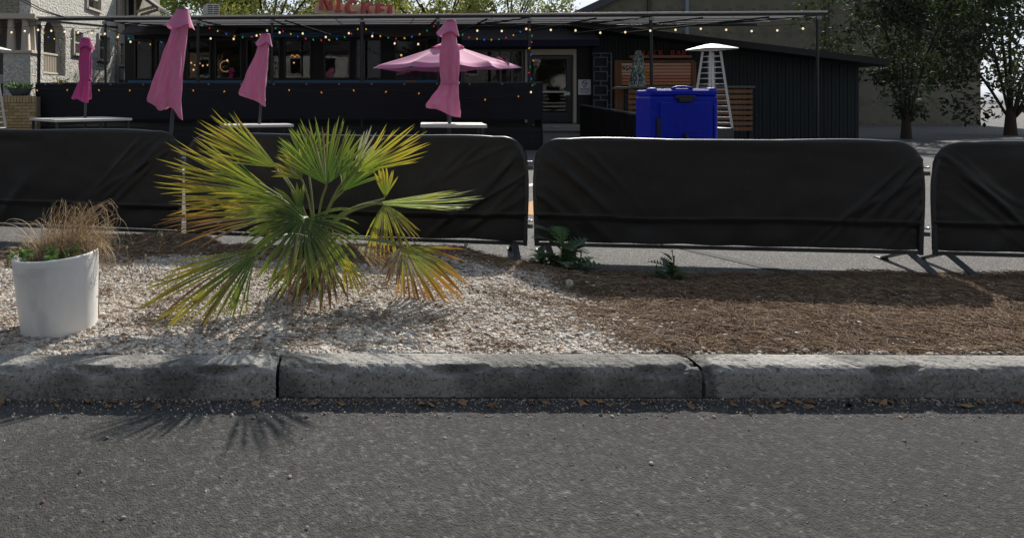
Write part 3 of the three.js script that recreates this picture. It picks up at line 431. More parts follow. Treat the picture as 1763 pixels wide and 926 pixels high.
// service wires from the house
{
  let i = 0; for (const [a, b] of [[at(30, -2, 15), at(104, 29, 15.4)], [at(34, -4, 15), at(112, 30, 15.4)], [at(262, 14, 26), at(330, 38, 22)], [at(268, 12, 26), at(340, 40, 22)]]) {
    const m = a.clone().add(b).multiplyScalar(0.5).add(V(0, -0.05, 0)), A = a.clone().add(a.clone().sub(b).multiplyScalar(i < 2 ? 1.2 : 0.0)), w = mesh('overhead_wire', tube([A, a, m, b], i < 2 ? 0.012 : 0.016, 30, 5), mBlackPaint);
    w.userData = { label: ['lower black service wire sloping across the stucco house', 'upper black service wire sloping across the stucco house', 'lower thin wire running from the bracketed eave', 'upper thin wire running from the bracketed eave'][i++], category: 'wire', group: i <= 2 ? 'house wires' : 'eave wires' };
  }
}
// ---------------------------------------------------------------- snack bar annex and the building behind it
{
  const A = 18.9, F = plane(A, 1110), g = thing('snack_bar_building', 'dark green-black boarded annex with a sloping eave and serving hatch', 'building', F.pos, YAW);
  const PX1 = 1480, [xl] = F.l(1021, 100), [xr] = F.l(PX1, 100), eave = (px) => lerp(40, 100, (px - 985) / 490), mS = M(0.010, 0.017, 0.018, 0.75), yE = (px) => F.l(px, eave(px))[1];
  const n = 70; srand(8);
  for (let i = 0; i < n; i++) { const p = lerp(1019, PX1, (i + 0.5) / n), a = lerp(xl, xr, i / n), w = (xr - xl) / n, y1 = yE(p) - 0.1; mesh('siding_board', box(w - 0.012, y1, 0.03, a + w / 2, y1 / 2, -0.015 + (i % 2) * 0.006), mS, g); }
  const s = new THREE.Shape([new THREE.Vector2(xl, 0), new THREE.Vector2(xr, 0), new THREE.Vector2(xr, yE(PX1) - 0.12), new THREE.Vector2(xl, yE(1019) - 0.12)]);
  mesh('wall_core', boxUV(new THREE.ExtrudeGeometry(s, { depth: 5, bevelEnabled: false }).translate(0, 0, -5.04)), mDark, g);
  const r0 = F.l(975, eave(975)), r1 = F.l(PX1 + 20, eave(PX1 + 20));
  mesh('roof', boxUV(new THREE.ExtrudeGeometry(new THREE.Shape([new THREE.Vector2(r0[0], r0[1] - 0.02), new THREE.Vector2(r1[0], r1[1] - 0.02), new THREE.Vector2(r1[0], r1[1] - 0.2), new THREE.Vector2(r0[0], r0[1] - 0.2)]), { depth: 6, bevelEnabled: false }).translate(0, 0, -5.3)), mDark, g);
  // lattice of linked squares
  const Lt = thing('geometric_lattice', 'slate blue metal lattice of linked squares on the dark wall', 'lattice', F.pos, YAW), mL = M(0.075, 0.105, 0.14, 0.5);
  const bars = (name, list, par) => mesh(name, list.map(([x0, y0, x1, y1]) => prect(F, x0, y0, x1, y1, 0.05, 0.03)), mL, par);
  for (let i = 0; i < 5; i++) { const y = 98 + i * 24.4, y2 = y + 18; bars('square', [[1021, y, 1023, y2], [1043.5, y, 1045.5, y2], [1023, y, 1043.5, y + 2.2], [1023, y2 - 2.2, 1043.5, y2]], Lt); bars('link', [[1032, y2, 1034.5, y + 24.4]], Lt); bars('link', [[1045.5, y + 8, 1050, y + 10]], Lt); }
  bars('link', [[1032, 93.5, 1034.5, 98]], Lt); bars('upright', [[1050, 91, 1053, 215]], Lt); bars('top_bar', [[1018.5, 91, 1050, 93]], Lt); mesh('backing', prect(F, 1019, 91, 1053, 215, 0.012, 0.008), M(0.006, 0.008, 0.011, 0.6), Lt);
  // serving hatch: timber surround and painted roller shutter
  const h = new THREE.Group(); h.name = 'serving_hatch'; g.add(h);
  mesh('surround', [prect(F, 1057, 104, 1069, 196, 0.07, 0.02), prect(F, 1069, 104, 1194, 107.5, 0.07, 0.02), prect(F, 1190, 107.5, 1197, 150, 0.07, 0.02)], mWood, h);
  const c = document.createElement('canvas'); c.width = 480; c.height = 160; const x = c.getContext('2d');
  x.fillStyle = '#d8a080'; x.fillRect(0, 0, 480, 160); x.fillStyle = '#cf8168'; x.fillRect(0, 92, 480, 42); x.fillStyle = '#bd8a52'; x.fillRect(0, 134, 480, 26);
  x.fillStyle = '#c98a20'; x.beginPath(); x.arc(170, 100, 46, Math.PI, 0); x.fill(); x.fillStyle = '#e2bfae'; x.fillRect(0, 0, 70, 80); x.fillStyle = '#1a1412'; for (const [a, b] of [[8, 30], [20, 38], [32, 28], [44, 42], [56, 32], [66, 40], [14, 44], [36, 50]]) { x.beginPath(); x.arc(a, b, 6, 0, 7); x.fill(); }
  const t = new THREE.CanvasTexture(c); t.colorSpace = THREE.SRGBColorSpace; t.repeat.set(1, 1);
  const mSh = M(1, 1, 1, 0.6, { map: t }), ns = 7; for (let i = 0; i < ns; i++) { const y0 = lerp(108.5, 147, i / ns), y1 = lerp(108.5, 147, (i + 1) / ns) - 0.9, sl = prect(F, 1070, y0, 1190, y1, 0.03, 0.02, 0.008), uv = sl.attributes.uv, p = sl.attributes.position; const a = F.l(1070, 120)[0], b = F.l(1190, 120)[0], yt = F.l(1130, 108)[1], yb = F.l(1130, 148)[1]; for (let k = 0; k < p.count; k++) uv.setXY(k, (p.getX(k) - a) / (b - a), clamp((p.getY(k) - yb) / (yt - yb), 0.01, 0.99)); mesh('shutter_slat', sl, mSh, h); }
  mesh('hatch_counter', prect(F, 1066, 149, 1196, 152, 0.35, 0.03), M(0.05, 0.055, 0.05, 0.5), h);
  mesh('lower_panel', prect(F, 1069, 152.5, 1196, 200, 0.02, 0.02), mWood, h);
  // letters on their shelf
  const S = thing('snack_bar_sign', 'red snack bar letters standing on a salmon coloured shelf', 'sign', F.pos, YAW), mR = M(0.42, 0.055, 0.025, 0.6);
  mesh('shelf', prect(F, 1081, 96, 1187, 100, 0.14, 0.035), M(0.38, 0.13, 0.085, 0.6), S);
  [['S', 1090], ['N', 1100], ['A', 1112], ['C', 1123], ['K', 1132.5], ['B', 1152.5], ['A', 1161.5], ['R', 1172.5]].forEach(([ch, px]) => { const y0 = F.l(px, 95.8)[1], hgt = F.l(px, 87)[1] - y0, tg = new TextGeometry(ch, { font: regular, size: 1, depth: 0.04, bevelEnabled: false }); tg.computeBoundingBox(); const B = tg.boundingBox; tg.translate(-B.min.x, -B.min.y, 0); const k = hgt / (B.max.y - B.min.y); tg.scale(k * 1.1, k, 1); const m = mesh('letter', tg, mR, S); m.position.set(F.l(px, 90)[0], y0, 0.09); });
  // far building
  const G = plane(32, 1150), fb = thing('grey_gabled_building', 'tall weathered grey building with a low gable behind the snack bar', 'building', G.pos, YAW);
  const lo = [G.l(1004, 21), G.l(1075, -12), G.l(1330, -130), G.l(1690, 30)], mW = M(0.17, 0.155, 0.12, 0.95, { bumpMap: grain, bumpScale: 0.01 }), xb = G.l(1690, 100)[0];
  mesh('wall', boxUV(new THREE.ExtrudeGeometry(new THREE.Shape([new THREE.Vector2(lo[0][0], 0), new THREE.Vector2(xb, 0), new THREE.Vector2(xb, lo[3][1]), new THREE.Vector2(...lo[2]), new THREE.Vector2(...lo[0])]), { depth: 9, bevelEnabled: false }).translate(0, 0, -9)), new THREE.MeshStandardMaterial({ color: col(0.62, 0.58, 0.46), roughness: 0.95, map: concTex, side: THREE.DoubleSide }), fb);
  for (const [a, b] of [[lo[0], lo[2]], [lo[2], lo[3]]]) mesh('verge', beam(V(a[0] - (a === lo[0] ? 0.4 : 0), a[1] + 0.02 - (a === lo[0] ? 0.16 : 0), 0.1), V(b[0], b[1] + 0.02, 0.1), 0.5, 0.34), M(0.09, 0.095, 0.105, 0.7), fb);
  mesh('pilaster', prect(G, 1115, -60, 1121, 200, 0.12, 0.004), M(0.10, 0.085, 0.065, 0.9), fb); mesh('pilaster', prect(G, 1420, -60, 1427, 200, 0.12, 0.004), M(0.10, 0.085, 0.065, 0.9), fb);
  mesh('downpipe', prect(G, 1179, -60, 1184.5, 200, 0.14, 0.006), M(0.30, 0.34, 0.40, 0.5), fb);
}
// bar counter, its plants, the patterned umbrella and the ramp
{
  const F = plane(15.4, 1085), g = thing('bar_counter', 'slatted timber bar counter below the painted shutter', 'counter', F.pos, YAW), top = F.l(1130, 150)[1], [xl] = F.l(1078, 150), [xr] = F.l(1300, 150);
  mesh('top', rbox(xr - xl, 0.05, 0.5, (xl + xr) / 2, top, -0.2, 0.012), M(0.09, 0.07, 0.055, 0.5), g);
  mesh('side_top', beam(V(xl + 0.05, top + 0.003, -0.2), V(xl - 0.35, top - 0.03, 0.55), 0.3, 0.045), M(0.09, 0.07, 0.055, 0.5), g);
  for (let i = 0; i < 8; i++) mesh('slat', rbox(xr - xl - 0.1, 0.085, 0.03, (xl + xr) / 2, top - 0.1 - i * 0.125, 0, 0.006), mWood, g);
  for (const p of [1080, 1150, 1220, 1295]) mesh('post', box(0.08, top - 0.03, 0.08, F.l(p, 150)[0], (top - 0.03) / 2, -0.06), mDark, g);
  srand(63);
  for (const [px, d, h, n, label] of [[1068, 15.9, 0.95, 130, 'leafy green plant climbing beside the slate lattice'], [1095, 16.3, 1.5, 170, 'bushy green plant at the foot of the patterned umbrella'], [1052, 15.6, 0.8, 90, 'low dark green plant between the ramp and the bar counter']]) {
    const q = at(px, 170, d), pl = thing('potted_plant', label, 'plant', V(q.x, 0, q.z)); mesh('pot', new THREE.LatheGeometry([[0, 0], [0.14, 0], [0.18, 0.3], [0.16, 0.3], [0.15, 0.26], [0, 0.25]].map((v) => new THREE.Vector2(...v)), 16), mGrey, pl);
    const P = [], C = []; for (let i = 0; i < n; i++) { const y = rr(0.3, h), a = rr(0, 6.28), r = rr(0.02, 0.22); const d2 = rdir(); d2.y = d2.y * 0.5 + 0.2; leafQuad(P, C, mix3([0.02, 0.05, 0.015], [0.06, 0.11, 0.03], rnd()), V(Math.cos(a) * r, y, Math.sin(a) * r), d2.normalize(), rdir(), rr(0.08, 0.16), rr(0.04, 0.07)); } mesh('leaves', leafGeo(P, C), mLeaf, pl);
    for (let i = 0; i < 3; i++) mesh('stem', bar(V(rr(-0.05, 0.05), 0.25, rr(-0.05, 0.05)), V(rr(-0.12, 0.12), h * 0.95, rr(-0.1, 0.1)), 0.008, 5), mBark, pl);
  }
  const a = at(1001, 180, 16.4), b = at(1112, 198.5, 13.4), r = thing('entrance_ramp', 'black sided entrance ramp with a thin sloping steel rail', 'ramp', V(a.x, 0, a.z), Math.atan2(-(b.z - a.z), b.x - a.x)), len = Math.hypot(b.x - a.x, b.z - a.z), L2 = len * 1.35, drop = (b.y - a.y) * 1.35;
  const shp = new THREE.Shape([new THREE.Vector2(0, 0), new THREE.Vector2(L2, 0), new THREE.Vector2(L2, a.y + drop), new THREE.Vector2(0, a.y)]);
  const np = 4; for (let i = 0; i < np; i++) { const u0 = i / np, u1 = (i + 1) / np - 0.004; const s = new THREE.Shape([new THREE.Vector2(L2 * u0, 0.02), new THREE.Vector2(L2 * u1, 0.02), new THREE.Vector2(L2 * u1, a.y + drop * u1 - 0.03), new THREE.Vector2(L2 * u0, a.y + drop * u0 - 0.03)]); mesh('side_panel', boxUV(new THREE.ExtrudeGeometry(s, { depth: 0.03, bevelEnabled: false })), mVinyl, r); mesh('post', box(0.05, a.y + drop * u0 - 0.02, 0.05, L2 * u0 + 0.026, (a.y + drop * u0) / 2, -0.03), mBlackPaint, r); }
  mesh('rail', bar(V(0, a.y, 0.015), V(L2, a.y + drop, 0.015), 0.02, 8), mSteel, r);
  mesh('walkway', boxUV(new THREE.ExtrudeGeometry(new THREE.Shape([new THREE.Vector2(0, 0), new THREE.Vector2(L2, 0), new THREE.Vector2(L2, 0.06), new THREE.Vector2(0, FLOOR - 0.03)]), { depth: 1.15, bevelEnabled: false }).translate(0, 0, -1.25)), mConc, r);
}
// ---------------------------------------------------------------- trees
function tree(label, x, d, H, R, n, c0, c1, seedN, base = 0.35, group = 'trees behind the diner', leaf = 0.2) {
  srand(seedN); const g = thing('leafy_tree', label, 'tree', V(x, 0, -d), 0, group), limbs = [], cl = [], hub = H * base;
  mesh('trunk', [cyl(R * 0.058, R * 0.036, hub * 1.15 + 0.3, 0.03, 0, 0, 12)], mBark, g);
  for (let i = 0; i < 9; i++) { const a = i * 2.4 + rr(-0.3, 0.3), e = rr(0.25, 1.2), l = R * rr(0.6, 0.95), t = V(Math.cos(a) * Math.cos(e) * l, hub + Math.sin(e) * (H - hub) * 0.8, Math.sin(a) * Math.cos(e) * l); limbs.push(tube([V(0.05, hub * 0.85, 0), V(t.x * 0.4, lerp(hub, t.y, 0.55), t.z * 0.4), t], R * 0.013, 10, 6)); }
  mesh('branches', limbs, mBark, g);
  const P = [], C = [], cy = (H + hub) / 2, ry = (H - hub) / 2 * 1.05, nc = 70;
  for (let k = 0; k < nc; k++) { const q = rdir(), rad = Math.cbrt(rr(0.12, 1)); cl.push([V(q.x * R * rad, cy + q.y * ry * rad, q.z * R * rad), R * rr(0.16, 0.32), rnd()]); }
  for (let i = 0; i < n; i++) { const [c, r, tone] = cl[Math.floor(rnd() * nc)], q = rdir().multiplyScalar(r * Math.cbrt(rnd())); q.y *= 0.75; const dd = rdir(); dd.y -= 0.3; leafQuad(P, C, mix3(c0, c1, clamp(tone * 0.6 + rnd() * 0.4)), c.clone().add(q), dd.normalize(), rdir(), leaf * rr(0.7, 1.3), leaf * 0.65); }
  mesh('crown', leafGeo(P, C), mLeaf, g); return g;
}
const G0 = [0.17, 0.20, 0.035], G1 = [0.46, 0.45, 0.09], K0 = [0.018, 0.03, 0.012], K1 = [0.05, 0.075, 0.022];
tree('bright spring green tree rising beside the air conditioner', at(345, 0, 33).x, 33, 8.2, 2.8, 9000, G0, [0.34, 0.46, 0.08], 101, 0.36);
tree('broad olive green tree between the air conditioner and the roof letters', at(462, 0, 31).x, 31, 8.8, 4.0, 13000, G0, G1, 102, 0.3);
tree('full green tree directly behind the roof letters', at(610, 0, 35).x, 35, 8.8, 3.6, 10000, G0, [0.30, 0.36, 0.10], 103, 0.33);
tree('spreading olive green tree to one side of the roof letters', at(760, 0, 31).x, 31, 8.6, 3.8, 13000, G0, G1, 104, 0.32);
tree('thin pale green tree between the roof letters and the gabled building', at(880, 0, 33).x, 33, 8.2, 2.9, 6500, [0.16, 0.20, 0.06], [0.40, 0.43, 0.16], 105, 0.38);
tree('dense dark evergreen tree beyond the end of the snack bar', at(1560, 0, 20).x, 20, 9, 2.6, 12000, K0, K1, 106, 0.05, 'evergreens beyond the snack bar', 0.17);
tree('tall dark evergreen tree standing past the patio roof', at(1740, 0, 22).x, 22, 11, 3.2, 14000, K0, K1, 107, 0.05, 'evergreens beyond the snack bar', 0.18);
// ---------------------------------------------------------------- umbrellas and tables
const pinkTex = tex(256, (x, y) => { const w = 0.94 + 0.06 * tn(x, y, 128, 2), f = smooth(0.45, 0.7, fbm(x, y, 4, 15, 4)); return [0.70 * w * (1 - 0.08 * f), 0.22 * w * (1 + 0.3 * f), 0.41 * w]; }, 2);
const pinkDeep = tex(256, (x, y) => { const w = 0.94 + 0.06 * tn(x, y, 128, 2), f = smooth(0.45, 0.7, fbm(x, y, 4, 25, 4)); return [0.52 * w, 0.06 * w * (1 + 0.3 * f), 0.255 * w]; }, 2);
const mPink = MP(1, 1, 1, 0.9, { map: pinkTex, transmission: 0.3, thickness: 0 }), mPinkDeep = MP(1, 1, 1, 0.9, { map: pinkDeep, transmission: 0.25, thickness: 0 });
const camoTex = tex(256, (x, y) => { const f = fbm(x, y, 8, 5, 3), k = fbm(x, y, 10, 45, 3); return k > 0.53 ? [0.42, 0.45, 0.41] : f > 0.5 ? [0.08, 0.14, 0.12] : [0.02, 0.045, 0.05]; }, 2);
const mCamo = M(1, 1, 1, 0.9, { map: camoTex });
// prof: [py, left px, right px] of the hanging cloth; cap: the vent flap
function closedUmbrella(o) {
  const s = FOC / o.d, X = (p) => (p - o.px) / s, Y = (p) => EYE - (p - CY) / s, g = thing(o.name ?? 'closed_umbrella', o.label, 'umbrella', V((o.px - CX) / s, 0, -o.d), 0, o.group);
  const topX = X(o.top[0]), topY = Y(o.top[1]);
  const slope = (topX - X(o.pole[0])) / (topY - Y(o.pole[1])), footX = X(o.pole[0]) - slope * Y(o.pole[1]);
  mesh('pole', bar(V(footX, 0.06, 0), V(topX, topY + 0.0, 0), 0.026, 12), M(0.075, 0.08, 0.085, 0.45, { metalness: 0.6 }), g);
  mesh('base', [cyl(0.27, 0.26, 0.05, footX, 0, 0, 28), cyl(0.045, 0.04, 0.28, footX, 0.045, 0, 14)], mDarkSteel, g);
  const prof = o.prof.map(([y, a, b]) => [Y(y), X(a), X(b)]);
  const sil = (y) => { if (y >= prof[0][0]) return prof[0]; for (let i = 1; i < prof.length; i++) if (y >= prof[i][0]) { const t = (prof[i - 1][0] - y) / (prof[i - 1][0] - prof[i][0]), q = t * t * (3 - 2 * t) * 0.4 + t * 0.6; return [y, lerp(prof[i - 1][1], prof[i][1], q), lerp(prof[i - 1][2], prof[i][2], q)]; } return prof[prof.length - 1]; };
  const tri = (x) => Math.abs(2 * (x - Math.floor(x)) - 1), n = o.folds ?? 5, hz = o.hz ?? 3, ph = o.phase ?? 0, tieY = o.tie ? Y(o.tie) : -9;
  const cloth = grid(168, 60, (u, v) => {
    const th = u * 2 * Math.PI, c = Math.cos(th), sn = Math.sin(th), L = Y(o.hemL), R = Y(o.hemR), zig = o.zig ?? 0.07;
    const hem = lerp(L, R, 0.5 + 0.5 * c) - (o.belly ?? 0.05) * Math.max(0, sn) + zig * Math.cos(hz * th + ph * 1.3) + zig * 0.35 * Math.cos((hz + 2) * th + 1);
    const y = lerp(prof[0][0], hem, v), [, a, b] = sil(y), cx = (a + b) / 2, rx = (b - a) / 2;
    const k = smooth(0, 0.35, v) * (0.55 + 0.45 * v), w = 0.75 * Math.pow(tri((n * th + ph + 1.1 * Math.sin(th * 2 + ph)) / 6.2832 + 0.32 * v), 0.8) + 0.25 * tri((2 * n * th + ph * 2.3) / 6.2832 - 0.25 * v + 0.1 * noise(v * 4, th)), pinch = 1 - 0.5 * Math.exp(-Math.pow((y - tieY) / 0.06, 2));
    let r = 1 - (o.amp ?? 0.42) * 1.3 * k * pinch * (1 - w) + 0.05 * noise(c * 2 + 7, y * 3, sn * 2) + 0.025 * noise(c * 6, y * 5, sn * 6 + ph);
    r = Math.min(r, 1.02);
    return V(cx + rx * r * c, y, rx * 0.82 * r * sn);
  }, true);
  const uv = cloth.attributes.uv, p = cloth.attributes.position; for (let i = 0; i < uv.count; i++) uv.setXY(i, uv.getX(i) * 3, p.getY(i));
  mesh('canopy', cloth, o.mat ?? mPink, g);
  const [, cl, cr] = [0, X(o.cap[1]), X(o.cap[2])], cb = Y(o.cap[0]), tw = o.capTop / s;
  mesh('vent_cap', grid(96, 12, (u, v) => { const th = u * 2 * Math.PI, c = Math.cos(th), sn = Math.sin(th), e = Math.pow(v, 1.35), a = lerp(topX - tw, cl, e), b = lerp(topX + tw, cr, e), rx = (b - a) / 2 * (1 - 0.14 * v * (0.5 - 0.5 * Math.cos(hz * th + ph))); return V((a + b) / 2 + rx * c, lerp(topY, cb + 0.035 * Math.cos(hz * th + ph + 2) + (o.capTilt ?? 0) * c, v), rx * 0.85 * sn); }, true), o.mat ?? mPink, g);
  mesh('cap_disc', cyl(tw * 1.02, tw * 0.8, 0.02, topX, topY - 0.005, 0, 20), o.disc ?? mPinkDeep, g);
  if (o.tie) { const [, a, b] = sil(tieY); mesh('tie_strap', new THREE.TorusGeometry(1, 0.05, 6, 40).rotateX(Math.PI / 2).scale((b - a) / 2 * 0.98, 0.5, (b - a) / 2 * 0.85).translate((a + b) / 2, tieY, 0), o.mat ?? mPink, g); }
  return g;
}
closedUmbrella({ label: 'tied deep pink umbrella through the wide white table', px: 146, d: 13.1, top: [147, 66], pole: [146, 200], prof: [[78, 139, 155], [86, 137, 157], [110, 134, 158], [128, 135, 158], [136, 136.5, 156], [146, 131, 157], [158, 126, 158], [174, 120, 158]], cap: [83, 131, 162], capTop: 8, hemL: 166, hemR: 172, tie: 136, mat: mPinkDeep, phase: 0.6, zig: 0.035, group: 'closed pink umbrellas' });
closedUmbrella({ label: 'tall untied pink umbrella flaring to one side, no table showing', px: 297, d: 8.9, top: [314, 15], pole: [294.5, 226], prof: [[34, 301, 326], [50, 295, 324], [100, 277, 320], [150, 259, 317], [170, 252, 316], [205, 262, 317]], cap: [46, 285, 336], capTop: 10, capTilt: -0.01, hemL: 171, hemR: 198, belly: 0.03, zig: 0.06, amp: 0.3, phase: 2.2, disc: M(0.03, 0.03, 0.035, 0.5), group: 'closed pink umbrellas' });
closedUmbrella({ label: 'untied pink umbrella leaning above the palm through a white table', px: 450, d: 12.3, top: [457, 59], pole: [447, 208], prof: [[72, 448, 464], [82, 443, 463], [130, 422, 462], [160, 410, 460], [186, 425, 460]], cap: [77, 438, 469], capTop: 8, hemL: 160, hemR: 178, belly: 0.06, zig: 0.035, amp: 0.28, phase: 1.1, group: 'closed pink umbrellas' });
closedUmbrella({ label: 'tied pink umbrella standing before the open pink umbrella', px: 774, d: 10.3, top: [776, 36], pole: [774, 228], prof: [[52, 763, 787], [64, 761, 786], [95, 755, 793], [125, 756, 793], [143, 759, 791], [152, 754, 792], [168, 741, 795], [181, 732, 797], [200, 737, 798]], cap: [59, 749, 791], capTop: 9.5, capTilt: 0.0, hemL: 184, hemR: 200, belly: 0.03, tie: 143, zig: 0.018, amp: 0.34, phase: 0.1, group: 'closed pink umbrellas' });
closedUmbrella({ name: 'patterned_umbrella', label: 'folded grey and green patterned umbrella before the painted shutter', px: 1101, d: 16.8, top: [1100, 88], pole: [1101, 160], prof: [[92, 1094, 1107], [102, 1090, 1109], [125, 1087, 1111], [150, 1083, 1113], [158, 1083, 1113]], cap: [98, 1090, 1110], capTop: 4, hemL: 150, hemR: 148, zig: 0.04, amp: 0.5, mat: mCamo, disc: mCamo });
{
  const d = 14, s = FOC / d, q = at(771, 0, d), g = thing('open_umbrella', 'open pink square umbrella in front of the black railing', 'umbrella', V(q.x, 0, q.z));
  const R = 1.67, ap = EYE + (CY - 75) / s, rim = EYE + (CY - 115) / s, ribs = 8;
  const cg = grid(192, 26, (u, v) => {
    const th = u * 2 * Math.PI - 0.06, r = R / (Math.abs(Math.cos(th)) + Math.abs(Math.sin(th))) * (1 + 0.0 * th), k = v, corner = Math.pow(Math.abs(Math.cos(2 * th)), 6), sag = Math.sin((u * ribs % 1) * Math.PI);
    const y = ap - (ap - rim) * Math.pow(k, 1.02) * (0.93 + 0.07 * corner) - 0.055 * sag * k * Math.sin(Math.PI * Math.min(1, k * 0.8)) + 0.03 * noise(u * 9, k * 2.5, 3) * k - 0.035 * k * k * (th > Math.PI * 1.0 ? 1 : 0) * 0;
    const pull = 1 - 0.05 * sag * k * k; return V(r * k * pull * Math.cos(th), y - (k > 0.93 ? (k - 0.93) * 0.9 * (1 - corner * 0.6) : 0), -r * k * pull * Math.sin(th));
  }, true);
  const uv = cg.attributes.uv; for (let i = 0; i < uv.count; i++) uv.setXY(i, uv.getX(i) * 4, uv.getY(i) * 2);
  mesh('canopy', cg, mPink, g);
  mesh('vent_cap', grid(48, 4, (u, v) => { const th = u * 2 * Math.PI, r = 0.36 * v; return V(r * Math.cos(th), ap + 0.06 - 0.13 * v - 0.015 * Math.cos(4 * th) * v, -r * Math.sin(th)); }, true), mPink, g);
  mesh('pole', bar(V(0, 0.04, 0), V(0, ap + 0.03, 0), 0.024, 12), mDarkSteel, g); mesh('base', [cyl(0.27, 0.26, 0.05, 0, 0, 0, 28)], mDarkSteel, g);
  for (let i = 0; i < 8; i++) { const th = i * Math.PI / 4 - 0.06, r = R / (Math.abs(Math.cos(th)) + Math.abs(Math.sin(th))) * 0.97; mesh('rib', bar(V(0, ap - 0.06, 0), V(r * Math.cos(th), rim - 0.01 + 0.03 * (i % 2), -r * Math.sin(th)), 0.008, 5), mDarkSteel, g); }
  const tx = (856 - 771) / s; mesh('tie_strap', tube([...[[0, 0.1], [0.05, 0.16], [0.14, 0.2], [0.22, 0.21]].map(([a, z], i) => V(tx + a, ap - (ap - rim) * (tx + a + z) / R + [0.05, 0.05, 0.02, 0.0][i], z))], 0.016, 12, 6), mPinkDeep, g);
}
// square cafe tables
const mTop = M(0.60, 0.57, 0.53, 0.5, { bumpMap: grain, bumpScale: 0.002 });
for (const [px, py, d, w, dep, turn, label] of [[138, 203.5, 13.1, 1.52, 1.52, 0.75, 'wide white table carrying the tied deep pink umbrella'], [441, 214, 12.3, 1.32, 0.72, 0.30, 'white table behind the palm carrying a leaning pink umbrella'], [779, 213, 10.3, 1.02, 0.9, -0.12, 'white table carrying the tied umbrella before the open one']]) {
  const q = at(px, py, d), g = thing('cafe_table', label, 'table', V(q.x, 0, q.z), turn, 'white cafe tables');
  mesh('top', rbox(w, 0.05, dep, 0, q.y - 0.02, 0, 0.01), mTop, g);
  for (const a of [-1, 1]) for (const b of [-1, 1]) mesh('leg', box(0.045, q.y - 0.05, 0.045, a * (w / 2 - 0.06), (q.y - 0.05) / 2, b * (dep / 2 - 0.06)), mDarkSteel, g);
}
// pyramid patio heaters
{
  const g = thing('patio_heater', 'white capped pyramid patio heater beyond the blue cooler', 'patio heater', V(at(1226, 0, 11.6).x, 0, -11.6), 0.15, 'pyramid patio heaters');
  const mB = M(0.55, 0.55, 0.54, 0.4, { metalness: 0.3 });
  mesh('base_box', rbox(0.5, 0.72, 0.5, 0, 0.38, 0, 0.02), mDarkSteel, g);
  for (const a of [-1, 1]) for (const b of [-1, 1]) mesh('upright', beam(V(a * 0.23, 0.74, b * 0.23), V(a * 0.1, 2.12, b * 0.1), 0.035, 0.035), mB, g);
  for (let i = 0; i < 13; i++) { const t = (i + 0.5) / 13, w = lerp(0.44, 0.2, t), y = lerp(0.78, 2.08, t); mesh('guard_bar', [box(w, 0.012, 0.012, 0, y, w / 2), box(w, 0.012, 0.012, 0, y, -w / 2), box(0.012, 0.012, w, w / 2, y, 0), box(0.012, 0.012, w, -w / 2, y, 0)], mB, g); }
  mesh('glass_tube', new THREE.CylinderGeometry(0.06, 0.06, 1.3, 16, 1, true).translate(0, 1.42, 0), mGlass, g);
  mesh('reflector', new THREE.LatheGeometry([[0, 2.26], [0.1, 2.25], [0.42, 2.17], [0.43, 2.15], [0.1, 2.2], [0, 2.21]].map((p) => new THREE.Vector2(...p)), 4).rotateY(Math.PI / 4), mWhite, g);
  const c = g.clone(); c.name = numbered('patio_heater'); c.position.set(at(-26, 0, 11.6).x, 0.1, -11.6); c.rotation.y = -0.1; c.userData = { label: 'white capped pyramid patio heater beside the brick garden wall', category: 'patio heater', group: 'pyramid patio heaters' }; c.position.y = 0; scene.add(c);
}
